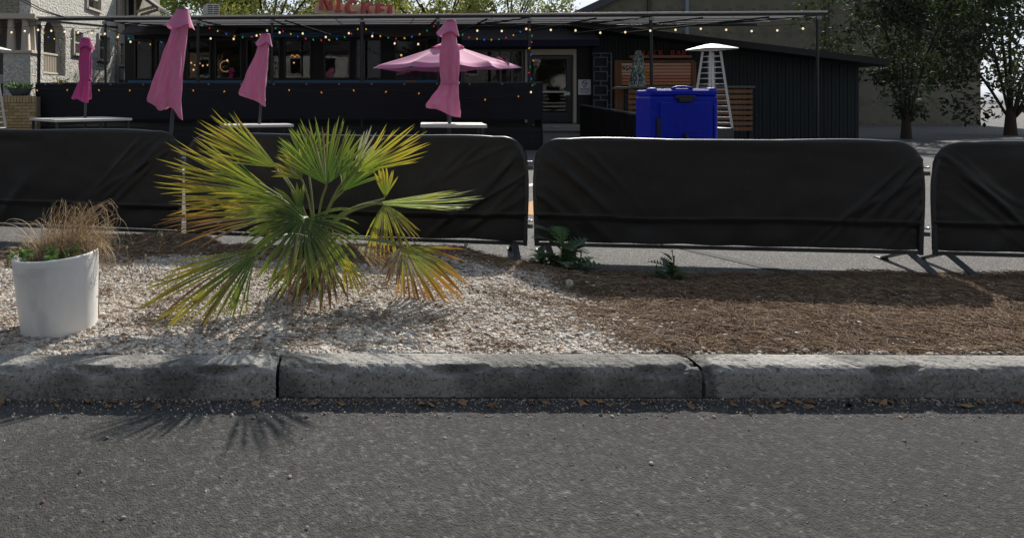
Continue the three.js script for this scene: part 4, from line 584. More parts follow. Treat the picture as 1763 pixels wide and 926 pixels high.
// ---------------------------------------------------------------- insulated cooler on a table
{
  const d = 7.6, s = FOC / d, q = at(1164, 0, d), topY = EYE + (CY - 158) / s, W = 112 / s, D = 0.44, by = 0.745, g = thing('beverage_cooler', 'large blue plastic insulated cooler with a black latch', 'cooler', V(q.x, by, q.z), -0.05);
  const Hb = topY - by, mBl = MP(1, 1, 1, 0.5, { specularIntensity: 0.5, map: tex(512, (x, y) => { const sc = smooth(0.66, 0.75, fbm(x * 1, y, 22, 7, 4)) * 0.08, d = fbm(x, y, 5, 3, 4); return mix3([0.002, 0.012 + 0.006 * d, 0.34 + 0.1 * d], [0.08, 0.12, 0.5], sc); }, 2), bumpMap: grain, bumpScale: 0.0015 });
  mesh('body', [rbox(W, Hb - 0.05, D, 0, (Hb - 0.05) / 2, 0, 0.035), rbox(W - 0.18, Hb - 0.14, 0.03, 0.015, (Hb - 0.1) / 2, D / 2 + 0.003, 0.02), rbox(0.03, Hb - 0.2, 0.03, -W / 2 + 0.045, Hb / 2 - 0.05, D / 2, 0.012), rbox(0.03, Hb - 0.2, 0.03, W / 2 - 0.045, Hb / 2 - 0.05, D / 2, 0.012)], mBl, g);
  const lid = mesh('lid', [rbox(W - 0.01, 0.07, D - 0.01, 0, Hb - 0.015, 0, 0.025), rbox(W - 0.2, 0.03, D - 0.12, 0, Hb + 0.022, 0, 0.014), tube([V(-0.13, Hb + 0.0, D / 2 - 0.06), V(-0.1, Hb + 0.042, D / 2 - 0.06), V(0.1, Hb + 0.042, D / 2 - 0.06), V(0.13, Hb + 0.0, D / 2 - 0.06)], 0.014, 20, 8)], mBl, g);
  for (const a of [-1, 1]) { mesh('corner_grip', [rbox(0.1, 0.1, 0.12, a * (W / 2 - 0.05), Hb - 0.005, D / 2 - 0.08, 0.03)], mBl, g); mesh('hinge_slot', box(0.05, 0.012, 0.004, a * (W / 2 - 0.05), Hb + 0.01, D / 2 - 0.018), M(0.4, 0.42, 0.5, 0.5), g); }
  const la = new THREE.Group(); la.name = 'latch'; g.add(la); mesh('plate', rbox(0.23, 0.035, 0.03, 0, Hb - 0.065, D / 2 + 0.02, 0.008), mBlackPaint, la); mesh('pull', [rbox(0.15, 0.045, 0.03, 0, Hb - 0.1, D / 2 + 0.028, 0.012)], mBlackPaint, la);
  mesh('side_recess', rbox(0.045, 0.22, 0.012, -W / 2 + 0.09, Hb * 0.3, D / 2 + 0.014, 0.008), mBlackPaint, g);
  mesh('spigot', [cyl(0.018, 0.018, 0.06, 0, 0.05, D / 2 + 0.05, 10), new THREE.CylinderGeometry(0.016, 0.016, 0.06, 10).rotateX(Math.PI / 2).translate(0, 0.1, D / 2 + 0.03)], mBlackPaint, g);
  const t = thing('folding_table', 'grey folding table under the blue cooler', 'table', V(q.x + 0.45, 0, q.z), -0.05); mesh('top', rbox(1.8, 0.04, 0.75, 0, by - 0.022, 0, 0.012), M(0.45, 0.45, 0.43, 0.6), t);
  for (const a of [-1, 1]) for (const b of [-1, 1]) mesh('leg', bar(V(a * 0.8, 0, b * 0.32), V(a * 0.72, by - 0.04, b * 0.3), 0.014, 8), mDarkSteel, t);
}
// ---------------------------------------------------------------- crowd barriers in black covers
function barrier(p0, p1, top, label, sd) {
  const dx = p1.x - p0.x, dz = p1.z - p0.z, L = Math.hypot(dx, dz), g = thing('crowd_barrier', label, 'barrier', V((p0.x + p1.x) / 2, 0, (p0.z + p1.z) / 2), Math.atan2(-dz, dx), 'crowd barriers in a row'), hl = L / 2, b = 0.14, r = 0.2;
  srand(sd);
  const inset = (y) => y > top - r ? r - Math.sqrt(Math.max(0, r * r - (y - top + r) ** 2)) : 0;
  const folds = []; for (const sgn of [-1, 1]) for (let i = 0; i < 8; i++) folds.push([sgn, rr(0.05, 0.55), rr(0.35, 0.95) * top, rr(0.5, 1.3) * sgn, rr(0.012, 0.03), rr(0.005, 0.012)]);
  for (let i = 0; i < 5; i++) folds.push([0, rr(-0.8, 0.8) * hl, rr(0.2, 0.5), rr(-1.5, 1.5), rr(0.04, 0.1), rr(0.004, 0.009)]);
  const sy = 0.335;
  const fold = (x, y) => {
    let z = 0.014 * noise(x * 1.3 + sd, y * 1.7, 2) + 0.004 * noise(x * 5 + sd, y * 7, 5) + 0.007 * smooth(0.9, 1, Math.abs(x) / hl) * noise(x * 3, y * 22, sd);
    for (const [sg, fx, fy, sl, w, a] of folds) { const cx = sg ? sg * (hl - fx) : fx, q = (y - fy) - sl * (x - cx) , dist = q / Math.sqrt(1 + sl * sl), along = Math.hypot(x - cx, y - fy); z += a * Math.exp(-((dist / w) ** 2)) * Math.exp(-((along / 0.4) ** 2)); }
    const s2 = sy + 0.02 * noise(x * 1.1, sd), k = y - s2; z += 0.012 * Math.exp(-((k / 0.010) ** 2)) - 0.016 * smooth(0.0, -0.015, k) + 0.02 * smooth(-0.03, -0.2, k) * (0.5 + noise(x * 2.5, 4, sd));
    return z;
  };
  const NV = 150; const cover = grid(220, NV, (u, v) => {
    const back = v > 0.5, t = back ? (1 - v) * 2 : v * 2, e = Math.sin(t * Math.PI / 2), y = lerp(b + (back ? 0 : 0.012 * noise(u * 9, sd)), top, Math.min(1, e)), i = inset(y), uu = 2 * u - 1, x = (hl - i) * uu;
    const rim = 0.024 * Math.sqrt(Math.max(0, 1 - Math.pow(clamp((y - (top - 0.024)) / 0.024), 2))), side = Math.sqrt(Math.max(0, 1 - Math.pow(Math.abs(uu), 24)));
    const f = (y < top - 0.03 ? smooth(top - 0.03, top - 0.12, y) : 0) * fold(x, y); return V(x, y, (rim * side + (back ? 0 : f)) * (back ? -1 : 1));
  });
  { const uv = cover.attributes.uv, p = cover.attributes.position; for (let i = 0; i < uv.count; i++) uv.setXY(i, p.getX(i), p.getY(i)); }
  mesh('cover', cover, mVinyl, g);
  const T = top - 0.02, hx = hl - 0.02, fr = [];
  const out = [V(-hx, 0.1, 0), V(-hx, T - 0.2, 0), V(-hx + 0.06, T - 0.06, 0), V(-hx + 0.2, T - 0.005, 0), V(0, T - 0.004, 0), V(hx - 0.2, T - 0.005, 0), V(hx - 0.06, T - 0.06, 0), V(hx, T - 0.2, 0), V(hx, 0.1, 0)];
  mesh('frame', [tube(out, 0.018, 90, 8), bar(V(-hx, 0.115, 0), V(hx, 0.115, 0), 0.015, 8)], mDarkSteel, g);
  for (const sgn of [-1, 1]) { const x = sgn * (hl - 0.1); mesh('foot', [beam(V(x, 0.12, 0), V(x, 0.012, 0.26), 0.05, 0.012), beam(V(x, 0.12, 0), V(x, 0.012, -0.26), 0.05, 0.012), box(0.06, 0.008, 0.08, x, 0.006, 0.28), box(0.06, 0.008, 0.08, x, 0.006, -0.28)], M(0.10, 0.10, 0.105, 0.5, { metalness: 0.6 }), g); }
  for (const y of [top - 0.2, 0.3]) { mesh('hook', [new THREE.TorusGeometry(0.022, 0.007, 6, 14).rotateX(Math.PI / 2).translate(hl + 0.012, y, 0)], mSteel, g); mesh('strap', box(0.05, 0.03, 0.008, hl + 0.012, y - 0.045, 0.012), M(0.08, 0.08, 0.08, 0.8), g); }
  return g;
}
{
  const dm = (px) => 5.25 / (1 + 0.15 * (px - 615) / FOC), dl = (px) => dm(315) / (1 + 0.2 * (px - 315) / FOC), dr = (px) => dm(917) / (1 + 0.1 * (px - 917) / FOC);
  const q = (px, f) => V((px - CX) / FOC * f(px), 0, -f(px));
  barrier(q(-300, dl), q(312, dl), 0.985, 'black covered barrier behind the white planter pot', 3);
  barrier(q(320, dm), q(909, dm), 0.963, 'black covered barrier directly behind the palm', 7);
  const c0 = q(920, dr), dir = q(1200, dr).sub(c0).normalize(); barrier(c0, c0.clone().addScaledVector(dir, 2.83), 0.95, 'black covered barrier in front of the blue cooler', 11);
  const c2 = c0.clone().addScaledVector(dir, 2.89); barrier(c2, c2.clone().addScaledVector(V(dir.x, 0, dir.z + 0.03).normalize(), 2.83), 0.945, 'black covered barrier past the one by the blue cooler, at the end of the row', 17);
}
// ---------------------------------------------------------------- across the street, seen only in the glass
for (const [x, z, w, h, c, label] of [[-6.2, 15, 6.5, 5.2, [0.62, 0.62, 0.60], 'white boarded house across the street between two street trees'], [6.5, 17, 8, 6.2, [0.22, 0.22, 0.22], 'grey boarded house across the street'], [-16, 16, 7, 5.6, [0.34, 0.27, 0.2], 'tan boarded house across the street'], [15, 15, 7, 5.4, [0.66, 0.66, 0.64], 'bright white boarded house across the street beside a street tree']]) {
  const g = thing('street_house', label, 'house', V(x, 0, z), Math.PI, 'houses across the street'), m = M(...c, 0.8);
  for (let i = 0; i < Math.floor(h / 0.3); i++) mesh('clapboard', box(w, 0.292, 0.05, 0, 0.15 + i * 0.3, 0.02).rotateX(0), m, g);
  mesh('wall', box(w - 0.05, h, 5, 0, h / 2, -2.52), m, g);
  mesh('roof', boxUV(new THREE.ExtrudeGeometry(new THREE.Shape([new THREE.Vector2(-w / 2 - 0.4, h), new THREE.Vector2(w / 2 + 0.4, h), new THREE.Vector2(0, h + 2)]), { depth: 6, bevelEnabled: false }).translate(0, 0, -5.5)), M(0.07, 0.07, 0.075, 0.9), g);
  for (const wx of [-w * 0.3, 0, w * 0.3]) for (const wy of [1.6, 4]) { const q = mesh('window', box(0.9, 1.3, 0.06, wx, wy, 0.05), M(0.01, 0.012, 0.015, 0.08), g); mesh('frame', [box(0.08, 1.46, 0.08, wx - 0.49, wy, 0.06), box(0.08, 1.46, 0.08, wx + 0.49, wy, 0.06), box(0.9, 0.08, 0.078, wx, wy + 0.69, 0.06), box(0.9, 0.08, 0.078, wx, wy - 0.69, 0.06)], mWhite, q); }
}

tree('street tree standing across the road before the grey house', 3.2, -12, 8, 2.8, 6000, K0, K1, 108, 0.25, 'trees across the street', 0.25);
tree('street tree standing across the road between the white and tan houses', -11.5, -12.5, 8.5, 2.8, 6000, K0, K1, 109, 0.25, 'trees across the street', 0.25);

tree('broad street tree standing across the road before the bright white house', 12, -9.5, 8, 3.4, 9000, K0, K1, 110, 0.2, 'trees across the street', 0.25);
// ---------------------------------------------------------------- white pot with dead grass
{
  const d = 3.22, s = FOC / d, q = at(103, 0, d), x = q.x, y0 = bedH(x, d) - 0.015, topY = EYE - (434 - CY) / s, R = 0.2, Hh = topY - y0;
  const g = thing('white_planter_pot', 'tilted white plastic pot of dry straw coloured grass', 'planter', V(x, y0, -d)); g.rotation.z = 0.055; g.rotation.x = 0.0;
  const potTex = tex(512, (a, b) => { const st = smooth(0.6, 0.78, fbm(a, b, 7, 19, 5)), f = fbm(a, b, 50, 9, 3); const m = 0.80 - 0.14 * st - 0.06 * f; return [m, m * 0.985, m * 0.95]; });
  mesh('pot', new THREE.LatheGeometry([[0, 0.0], [R * 0.86, 0.0], [R * 0.885, 0.012], [R * 0.99, Hh * 0.8], [R, Hh - 0.01], [R - 0.004, Hh], [R - 0.012, Hh], [R - 0.016, Hh - 0.012], [R * 0.88, Hh * 0.5]].map((p) => new THREE.Vector2(...p)), 56), M(1, 1, 1, 0.45, { map: potTex }), g);
  mesh('soil', grid(24, 6, (u, v) => V(v * (R - 0.02) * Math.cos(u * 6.2832), Hh - 0.045 + 0.015 * noise(u * 8, v * 3), v * (R - 0.02) * Math.sin(u * 6.2832)), true), mSoil, g);
  srand(211); const blades = [];
  const tones = [[0.46, 0.33, 0.19], [0.36, 0.25, 0.13], [0.55, 0.43, 0.28], [0.28, 0.18, 0.09]];
  const paint = (geo, c) => { const n = geo.attributes.position.count, a = new Float32Array(n * 3); for (let i = 0; i < n; i++) { a[i * 3] = c[0]; a[i * 3 + 1] = c[1]; a[i * 3 + 2] = c[2]; } geo.setAttribute('color', new THREE.BufferAttribute(a, 3)); return geo; };
  const blade = (pts, r, c) => { const cv = new THREE.CatmullRomCurve3(pts), N = 14, geo = new THREE.TubeGeometry(cv, N, r, 3, false), p = geo.attributes.position; for (let i = 0; i <= N; i++) { const ce = cv.getPointAt(i / N), k = 1 - 0.75 * i / N; for (let j = 0; j <= 3; j++) { const id = i * 4 + j; p.setXYZ(id, lerp(ce.x, p.getX(id), k), lerp(ce.y, p.getY(id), k), lerp(ce.z, p.getZ(id), k)); } } blades.push(paint(geo, c)); };
  for (let i = 0; i < 420; i++) {   // low matted litter of blades over the soil and the back rim
    const b = V(rr(-0.16, 0.19), Hh + rr(-0.04, 0.02), rr(-0.15, 0.06)), da = rr(0, 6.28), l = rr(0.06, 0.16), c = Math.cos(da), s2 = Math.sin(da) * 0.7, h = rr(0.0, 0.06) + 0.05 * smooth(-0.1, 0.12, b.x) * rnd();
    blade([b, b.clone().add(V(c * l * 0.4, h, s2 * l * 0.4)), b.clone().add(V(c * l * 0.8, h * 1.1 + rr(-0.02, 0.02), s2 * l * 0.8)), b.clone().add(V(c * l * 1.1 + rr(-0.04, 0.04), rr(-0.03, 0.03), s2 * l))], rr(0.001, 0.0019), tones[Math.floor(rnd() * 4)]);
  }
  for (let i = 0; i < 230; i++) {   // long blades that rise, arch over and curl back into loops
    const b = V(rr(-0.08, 0.13), Hh - 0.03, rr(-0.12, 0.04)), dx = rnd() < 0.72 ? rr(0.15, 1) : rr(-0.9, 0.1), dz = rr(-0.6, 0.5), h = rr(0.06, 0.27) * (dx > 0 ? 1 : 0.7), o = rr(0.06, 0.2), cr = rr(0.02, 0.05), p2 = b.clone().add(V(dx * o, h, dz * o * 0.7));
    const pts = [b, b.clone().lerp(p2, 0.55).add(V(-dx * 0.015, h * 0.2, 0)), p2, p2.clone().add(V(dx * cr, cr * 0.5, dz * cr)), p2.clone().add(V(dx * cr * 2, -cr * 0.6, dz * cr))];
    if (rnd() < 0.6) pts.push(p2.clone().add(V(dx * cr * 1.7, -cr * 2.2, rr(-0.02, 0.02))), p2.clone().add(V(dx * cr * 0.3, -cr * rr(2, 3.4), rr(-0.02, 0.02))));
    blade(pts, rr(0.0011, 0.0019), tones[Math.floor(rnd() * 4)]);
  }
  for (let i = 0; i < 26; i++) { const b = V(rr(0.12, 0.2), Hh - 0.01, rr(-0.12, 0.02)), l = rr(0.08, 0.24); blade([b, b.clone().add(V(0.03, 0.03, 0)), b.clone().add(V(rr(0.04, 0.09), -l * 0.5, rr(-0.02, 0.02))), b.clone().add(V(rr(0.02, 0.1), -l, rr(-0.03, 0.03)))], rr(0.0011, 0.0018), tones[Math.floor(rnd() * 4)]); }
  for (const [x1, y1] of [[-0.30, 0.16], [-0.24, 0.10], [-0.22, 0.18], [-0.34, 0.02], [0.0, 0.24], [-0.1, 0.16]]) blade([V(-0.06, Hh - 0.03, 0), V(x1 * 0.6, Hh + y1 * 0.9, 0.02), V(x1, Hh + y1, 0.03), V(x1 - 0.05, Hh + y1 * 0.5, 0.05)], 0.0019, tones[2]);
  mesh('dry_grass', blades, MP(1, 1, 1, 0.85, { vertexColors: true }), g);
  for (const [lx, lz, n, sz] of [[-0.13, 0.05, 16, 0.05], [0.01, 0.06, 14, 0.05], [0.05, 0.13, 18, 0.045], [-0.06, 0.14, 10, 0.035], [0.1, 0.05, 14, 0.05], [-0.15, 0.1, 12, 0.04], [0.13, 0.0, 8, 0.035]]) { const P = [], C = []; for (let i = 0; i < n; i++) { const dd = rdir(); dd.y = Math.abs(dd.y) * 0.6; leafQuad(P, C, mix3([0.10, 0.20, 0.03], [0.20, 0.34, 0.06], rnd()), V(lx + rr(-0.02, 0.02), Hh + rr(-0.045, 0.035), lz + rr(-0.02, 0.02)), dd.normalize(), rdir(), sz * rr(0.6, 1.1), sz * 0.8); } mesh('weed_leaves', leafGeo(P, C), mLeaf, g); }
}
// ---------------------------------------------------------------- fan palm
{
  const PD = 3.85, bx = (540 - CX) / FOC * PD, by = bedH(bx, PD), g = thing('fan_palm', 'low fan palm with yellowing fronds growing in the gravel bed', 'palm', V(bx, by - 0.02, -PD)), O = V(bx, by - 0.02, -PD);
  srand(301);
  // trunk wrapped in old fibres and leaf bases
  const th = 0.34; mesh('trunk', [grid(24, 16, (u, v) => { const a = u * 6.2832, r = lerp(0.075, 0.06, v) * (1 + 0.18 * noise(Math.cos(a) * 3, v * 9, Math.sin(a) * 3)); return V(r * Math.cos(a), v * th, r * Math.sin(a)); }, true)], mBark, g);
  const fib = []; for (let i = 0; i < 130; i++) { const a = rr(0, 6.28), y = rr(0.08, th), r = 0.065, e = rr(-0.2, 1.2), l = rr(0.06, 0.2), c = V(Math.cos(a), 0, Math.sin(a)), p = c.clone().multiplyScalar(r).setY(y); fib.push(tube([p, p.clone().addScaledVector(c, 0.03).add(V(0, l * 0.4 * e, 0)), p.clone().addScaledVector(c, rr(0.03, 0.1)).add(V(rr(-0.03, 0.03), -l * 0.6, 0))], rr(0.002, 0.006), 5, 4)); }
  mesh('trunk_fibres', fib, M(0.13, 0.085, 0.05, 0.9), g);
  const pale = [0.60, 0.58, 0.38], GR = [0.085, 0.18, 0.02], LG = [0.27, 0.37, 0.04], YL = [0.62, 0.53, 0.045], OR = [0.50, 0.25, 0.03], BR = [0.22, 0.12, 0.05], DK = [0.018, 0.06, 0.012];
  const tm = V(0.01, th - 0.02, 0).add(O);
  // hub pixel, distance, axis angle in the picture, lean towards the viewer, half spread, roll of the fan about its axis, leaflets, length, colours
  function frond(o) {
    const hub = at(o.h[0], o.h[1], o.d), a = o.ang * Math.PI / 180, e = (o.lean ?? 0) * Math.PI / 180, ax = V(Math.cos(a) * Math.cos(e), Math.sin(a) * Math.cos(e), Math.sin(e)).normalize();
    const view = V(0, 0, 1), side0 = ax.clone().cross(view).normalize(), side = side0.applyAxisAngle(ax, (o.roll ?? 0) * Math.PI / 180), nrm = side.clone().cross(ax).normalize(), P = [], C = [];
    const n = o.n, sp = o.spread * Math.PI / 180, dth = 2 * sp / n, NS = 7;
    for (let i = 0; i < n; i++) {
      const t = (i + 0.5) / n * 2 - 1, phi = t * sp + rr(-0.25, 0.25) * dth, len = o.len * (1 - 0.22 * t * t) * rr(0.86, 1.06), dir = ax.clone().multiplyScalar(Math.cos(phi)).addScaledVector(side, Math.sin(phi)), sd = ax.clone().multiplyScalar(-Math.sin(phi)).addScaledVector(side, Math.cos(phi));
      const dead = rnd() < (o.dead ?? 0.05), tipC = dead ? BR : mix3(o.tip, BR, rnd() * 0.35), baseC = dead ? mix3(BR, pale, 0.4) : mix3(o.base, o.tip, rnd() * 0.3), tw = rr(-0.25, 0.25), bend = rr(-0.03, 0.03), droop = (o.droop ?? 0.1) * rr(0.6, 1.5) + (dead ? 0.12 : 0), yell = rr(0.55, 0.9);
      const row = []; for (let k = 0; k <= NS; k++) {
        const v = k / NS, r = 0.012 + (len - 0.012) * v, w = Math.min(r * dth * 1.04, 0.03 * (o.w ?? 1)) * (v < 0.55 ? 1 : 1 - Math.pow((v - 0.55) / 0.45, 1.4)), q = hub.clone().addScaledVector(dir, r).addScaledVector(sd, bend * v * v * len * 4);
        q.y -= droop * v * v * v * len; q.addScaledVector(nrm, 0.012 * Math.sin(v * 3) * (i % 2 ? 1 : -1) * 0.3);
        const fo = w * 0.32, s2 = sd.clone().applyAxisAngle(dir, tw * v), n2 = nrm.clone().applyAxisAngle(dir, tw * v);
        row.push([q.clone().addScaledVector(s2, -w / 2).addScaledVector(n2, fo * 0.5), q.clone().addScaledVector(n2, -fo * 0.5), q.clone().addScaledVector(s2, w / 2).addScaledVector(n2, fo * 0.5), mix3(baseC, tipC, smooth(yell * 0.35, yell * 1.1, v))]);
      }
      for (let k = 0; k < NS; k++) for (const [A, B] of [[0, 1], [1, 2]]) { const a0 = row[k], b0 = row[k + 1]; for (const [rw, ix] of [[a0, A], [a0, B], [b0, B], [a0, A], [b0, B], [b0, A]]) { const q = rw[ix]; P.push(q.x - O.x, q.y - O.y, q.z - O.z); C.push(...rw[3]); } }
    }
    const f = mesh('frond', leafGeo(P, C), mLeafGloss, g);
    const st = (o.from ?? tm).clone(), mid = st.clone().lerp(hub, 0.55).add(V(0, o.arch ?? 0.05, 0)), pts = [st, mid, hub, hub.clone().addScaledVector(ax, 0.02)].map((q) => q.clone().sub(O));
    mesh('petiole', tube(pts, 0.0065, 16, 6), o.dead > 0.5 ? M(0.25, 0.16, 0.08, 0.8) : M(0.17, 0.20, 0.06, 0.55), f);
  }
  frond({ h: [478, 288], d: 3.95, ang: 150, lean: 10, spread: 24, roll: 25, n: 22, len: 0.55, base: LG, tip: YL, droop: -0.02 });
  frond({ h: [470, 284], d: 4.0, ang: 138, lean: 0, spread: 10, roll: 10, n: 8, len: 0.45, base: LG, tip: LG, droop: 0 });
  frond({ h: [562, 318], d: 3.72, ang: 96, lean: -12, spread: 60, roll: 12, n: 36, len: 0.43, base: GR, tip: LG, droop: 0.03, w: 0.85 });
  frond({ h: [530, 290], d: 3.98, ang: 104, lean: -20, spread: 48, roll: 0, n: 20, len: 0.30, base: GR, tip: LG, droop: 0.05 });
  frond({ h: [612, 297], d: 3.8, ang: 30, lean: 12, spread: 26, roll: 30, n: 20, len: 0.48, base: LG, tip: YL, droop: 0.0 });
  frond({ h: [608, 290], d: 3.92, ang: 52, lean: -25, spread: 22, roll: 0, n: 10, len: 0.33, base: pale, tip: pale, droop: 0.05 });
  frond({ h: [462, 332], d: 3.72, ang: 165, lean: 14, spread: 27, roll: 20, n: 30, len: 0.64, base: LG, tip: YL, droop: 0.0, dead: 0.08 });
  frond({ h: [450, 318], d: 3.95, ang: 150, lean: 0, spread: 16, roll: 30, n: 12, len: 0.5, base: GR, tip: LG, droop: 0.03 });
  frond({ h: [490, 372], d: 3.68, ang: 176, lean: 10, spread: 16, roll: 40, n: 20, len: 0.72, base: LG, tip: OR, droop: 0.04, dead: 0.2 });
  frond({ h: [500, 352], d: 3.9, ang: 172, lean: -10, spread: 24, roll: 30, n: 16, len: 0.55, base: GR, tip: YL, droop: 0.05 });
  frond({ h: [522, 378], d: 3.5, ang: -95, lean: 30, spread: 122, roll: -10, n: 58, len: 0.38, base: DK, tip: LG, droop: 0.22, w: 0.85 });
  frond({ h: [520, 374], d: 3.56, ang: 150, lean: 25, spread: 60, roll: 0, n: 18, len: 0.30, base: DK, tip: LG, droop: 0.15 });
  frond({ h: [640, 350], d: 3.75, ang: 2, lean: 8, spread: 22, roll: 62, n: 24, len: 0.63, base: LG, tip: LG, droop: -0.03 });
  frond({ h: [662, 350], d: 3.72, ang: -78, lean: 10, spread: 50, roll: 25, n: 26, len: 0.34, base: LG, tip: YL, droop: 0.1, dead: 0.25 });
  frond({ h: [640, 352], d: 3.9, ang: 5, lean: -5, spread: 9, roll: 50, n: 8, len: 0.5, base: LG, tip: YL, droop: -0.02 });
  frond({ h: [520, 310], d: 3.9, ang: 125, lean: 10, spread: 40, roll: 20, n: 16, len: 0.24, base: GR, tip: YL, droop: 0.1, dead: 0.2 });
  frond({ h: [590, 330], d: 3.88, ang: 60, lean: 5, spread: 36, roll: 10, n: 18, len: 0.34, base: GR, tip: LG, droop: 0.05 });
  frond({ h: [664, 340], d: 3.85, ang: 92, lean: -10, spread: 34, roll: 20, n: 9, len: 0.2, base: LG, tip: YL, droop: 0.0, w: 0.7 });
  frond({ h: [694, 424], d: 3.6, ang: -46, lean: 12, spread: 52, roll: 18, n: 28, len: 0.42, base: LG, tip: OR, droop: 0.14, dead: 0.25, arch: 0.02 });
  frond({ h: [694, 422], d: 3.62, ang: -120, lean: 20, spread: 26, roll: 0, n: 7, len: 0.22, base: pale, tip: BR, droop: 0.1, dead: 0.5, w: 0.6, arch: 0.02 });
  frond({ h: [448, 428], d: 3.4, ang: 207, lean: 22, spread: 22, roll: 15, n: 26, len: 0.66, base: GR, tip: YL, droop: 0.06, dead: 0.1 });
  frond({ h: [440, 436], d: 3.36, ang: 236, lean: 12, spread: 22, roll: 0, n: 16, len: 0.40, base: GR, tip: LG, droop: 0.05 });
  frond({ h: [590, 440], d: 3.55, ang: -62, lean: 15, spread: 30, roll: 20, n: 14, len: 0.22, base: YL, tip: YL, droop: 0.12 });
  frond({ h: [612, 425], d: 3.7, ang: -20, lean: 0, spread: 30, roll: 20, n: 9, len: 0.28, base: pale, tip: BR, droop: 0.05, dead: 0.7, w: 0.45 });
  frond({ h: [560, 438], d: 3.52, ang: -100, lean: 25, spread: 46, roll: 0, n: 20, len: 0.30, base: BR, tip: BR, droop: 0.05, dead: 0.8, w: 0.5 });
  frond({ h: [528, 440], d: 3.55, ang: -128, lean: 12, spread: 30, roll: 0, n: 14, len: 0.30, base: BR, tip: YL, droop: 0.06, dead: 0.6, w: 0.5 });
}
// ---------------------------------------------------------------- weeds
srand(401);
function weed(px, py, d, h, n, c0, c1, label, lobed = true) {
  const q = at(px, py, d), y = Math.max(0, bedH(q.x, d)) - 0.005, g = thing('leafy_weed', label, 'weed', V(q.x, y, -d), 0, 'weeds along the barrier'), st = [];
  for (let i = 0; i < n; i++) {
    const a = rr(0, 6.28), l = h * rr(0.45, 0.9), y0 = h * rr(0, 0.7) * (i / n), e = rr(0.2, 0.9), P = [], C = [], dir = V(Math.cos(a) * Math.cos(e), Math.sin(e), Math.sin(a) * Math.cos(e)), sd = V(-Math.sin(a), 0, Math.cos(a)), b = V(Math.cos(a) * 0.01, y0, Math.sin(a) * 0.01);
    const cc = mix3(c0, c1, rnd()), N = lobed ? 9 : 5, pt = (t) => b.clone().addScaledVector(dir, l * t).add(V(0, -l * 0.35 * t * t, 0));
    for (let k = 0; k < N; k++) { const t0 = k / N, t1 = (k + 1) / N, w0 = l * 0.24 * Math.sin(Math.PI * Math.min(1, 0.12 + t0)) * (lobed ? 1.2 : 0.7), A = pt(t0), B = pt(t1);
      for (const s of [-1, 1]) { const tip = A.clone().lerp(B, lobed ? 1.0 : 0.5).addScaledVector(sd, s * w0).add(V(0, w0 * 0.25, 0)); for (const v of s > 0 ? [A, B, tip] : [A, tip, B]) { P.push(v.x, v.y, v.z); C.push(...cc); } if (lobed) { const m2 = A.clone().lerp(B, 0.25).addScaledVector(sd, s * w0 * 0.35); for (const v of [A, tip, m2]) { P.push(v.x, v.y, v.z); C.push(...cc); } } } }
    mesh('leaf', leafGeo(P, C), mLeaf, g);
  }
  mesh('stem', bar(V(0, 0, 0), V(0.005, h * 0.75, 0), 0.005, 6), M(0.06, 0.10, 0.03, 0.7), g);
  return g;
}
const W0 = [0.035, 0.085, 0.018], W1 = [0.08, 0.17, 0.035];
weed(968, 455, 4.72, 0.40, 26, W0, W1, 'tall jagged leaved thistle beside the gap in the barriers');
weed(1000, 470, 4.55, 0.24, 16, W0, W1, 'short jagged weed at the foot of the tall thistle', false);
weed(932, 446, 4.85, 0.2, 14, W0, W1, 'low dark weed under the barrier feet');
weed(885, 443, 4.9, 0.12, 9, W0, W1, 'small round leaved weed just before the barrier gap', false);
weed(800, 443, 4.9, 0.10, 9, W0, W1, 'small green weed at the back edge of the bed beyond the palm', false);
weed(1160, 487, 4.35, 0.26, 20, [0.03, 0.07, 0.015], [0.07, 0.12, 0.03], 'broad sprawling weed with a dry seed stalk below the last barrier');
weed(1130, 470, 4.5, 0.13, 9, [0.03, 0.07, 0.015], [0.07, 0.12, 0.03], 'sparse pale weed at the edge of the sunlit paving');
weed(215, 432, 5.0, 0.13, 14, W0, W1, 'grassy green weed between the white pot and the palm', false);
weed(268, 420, 5.15, 0.13, 8, W0, [0.07, 0.18, 0.03], 'bright green weed beside the barrier foot by the palm', false);
weed(12, 470, 4.3, 0.09, 10, [0.09, 0.12, 0.03], [0.2, 0.2, 0.05], 'yellowish low weed beside the white pot', false);
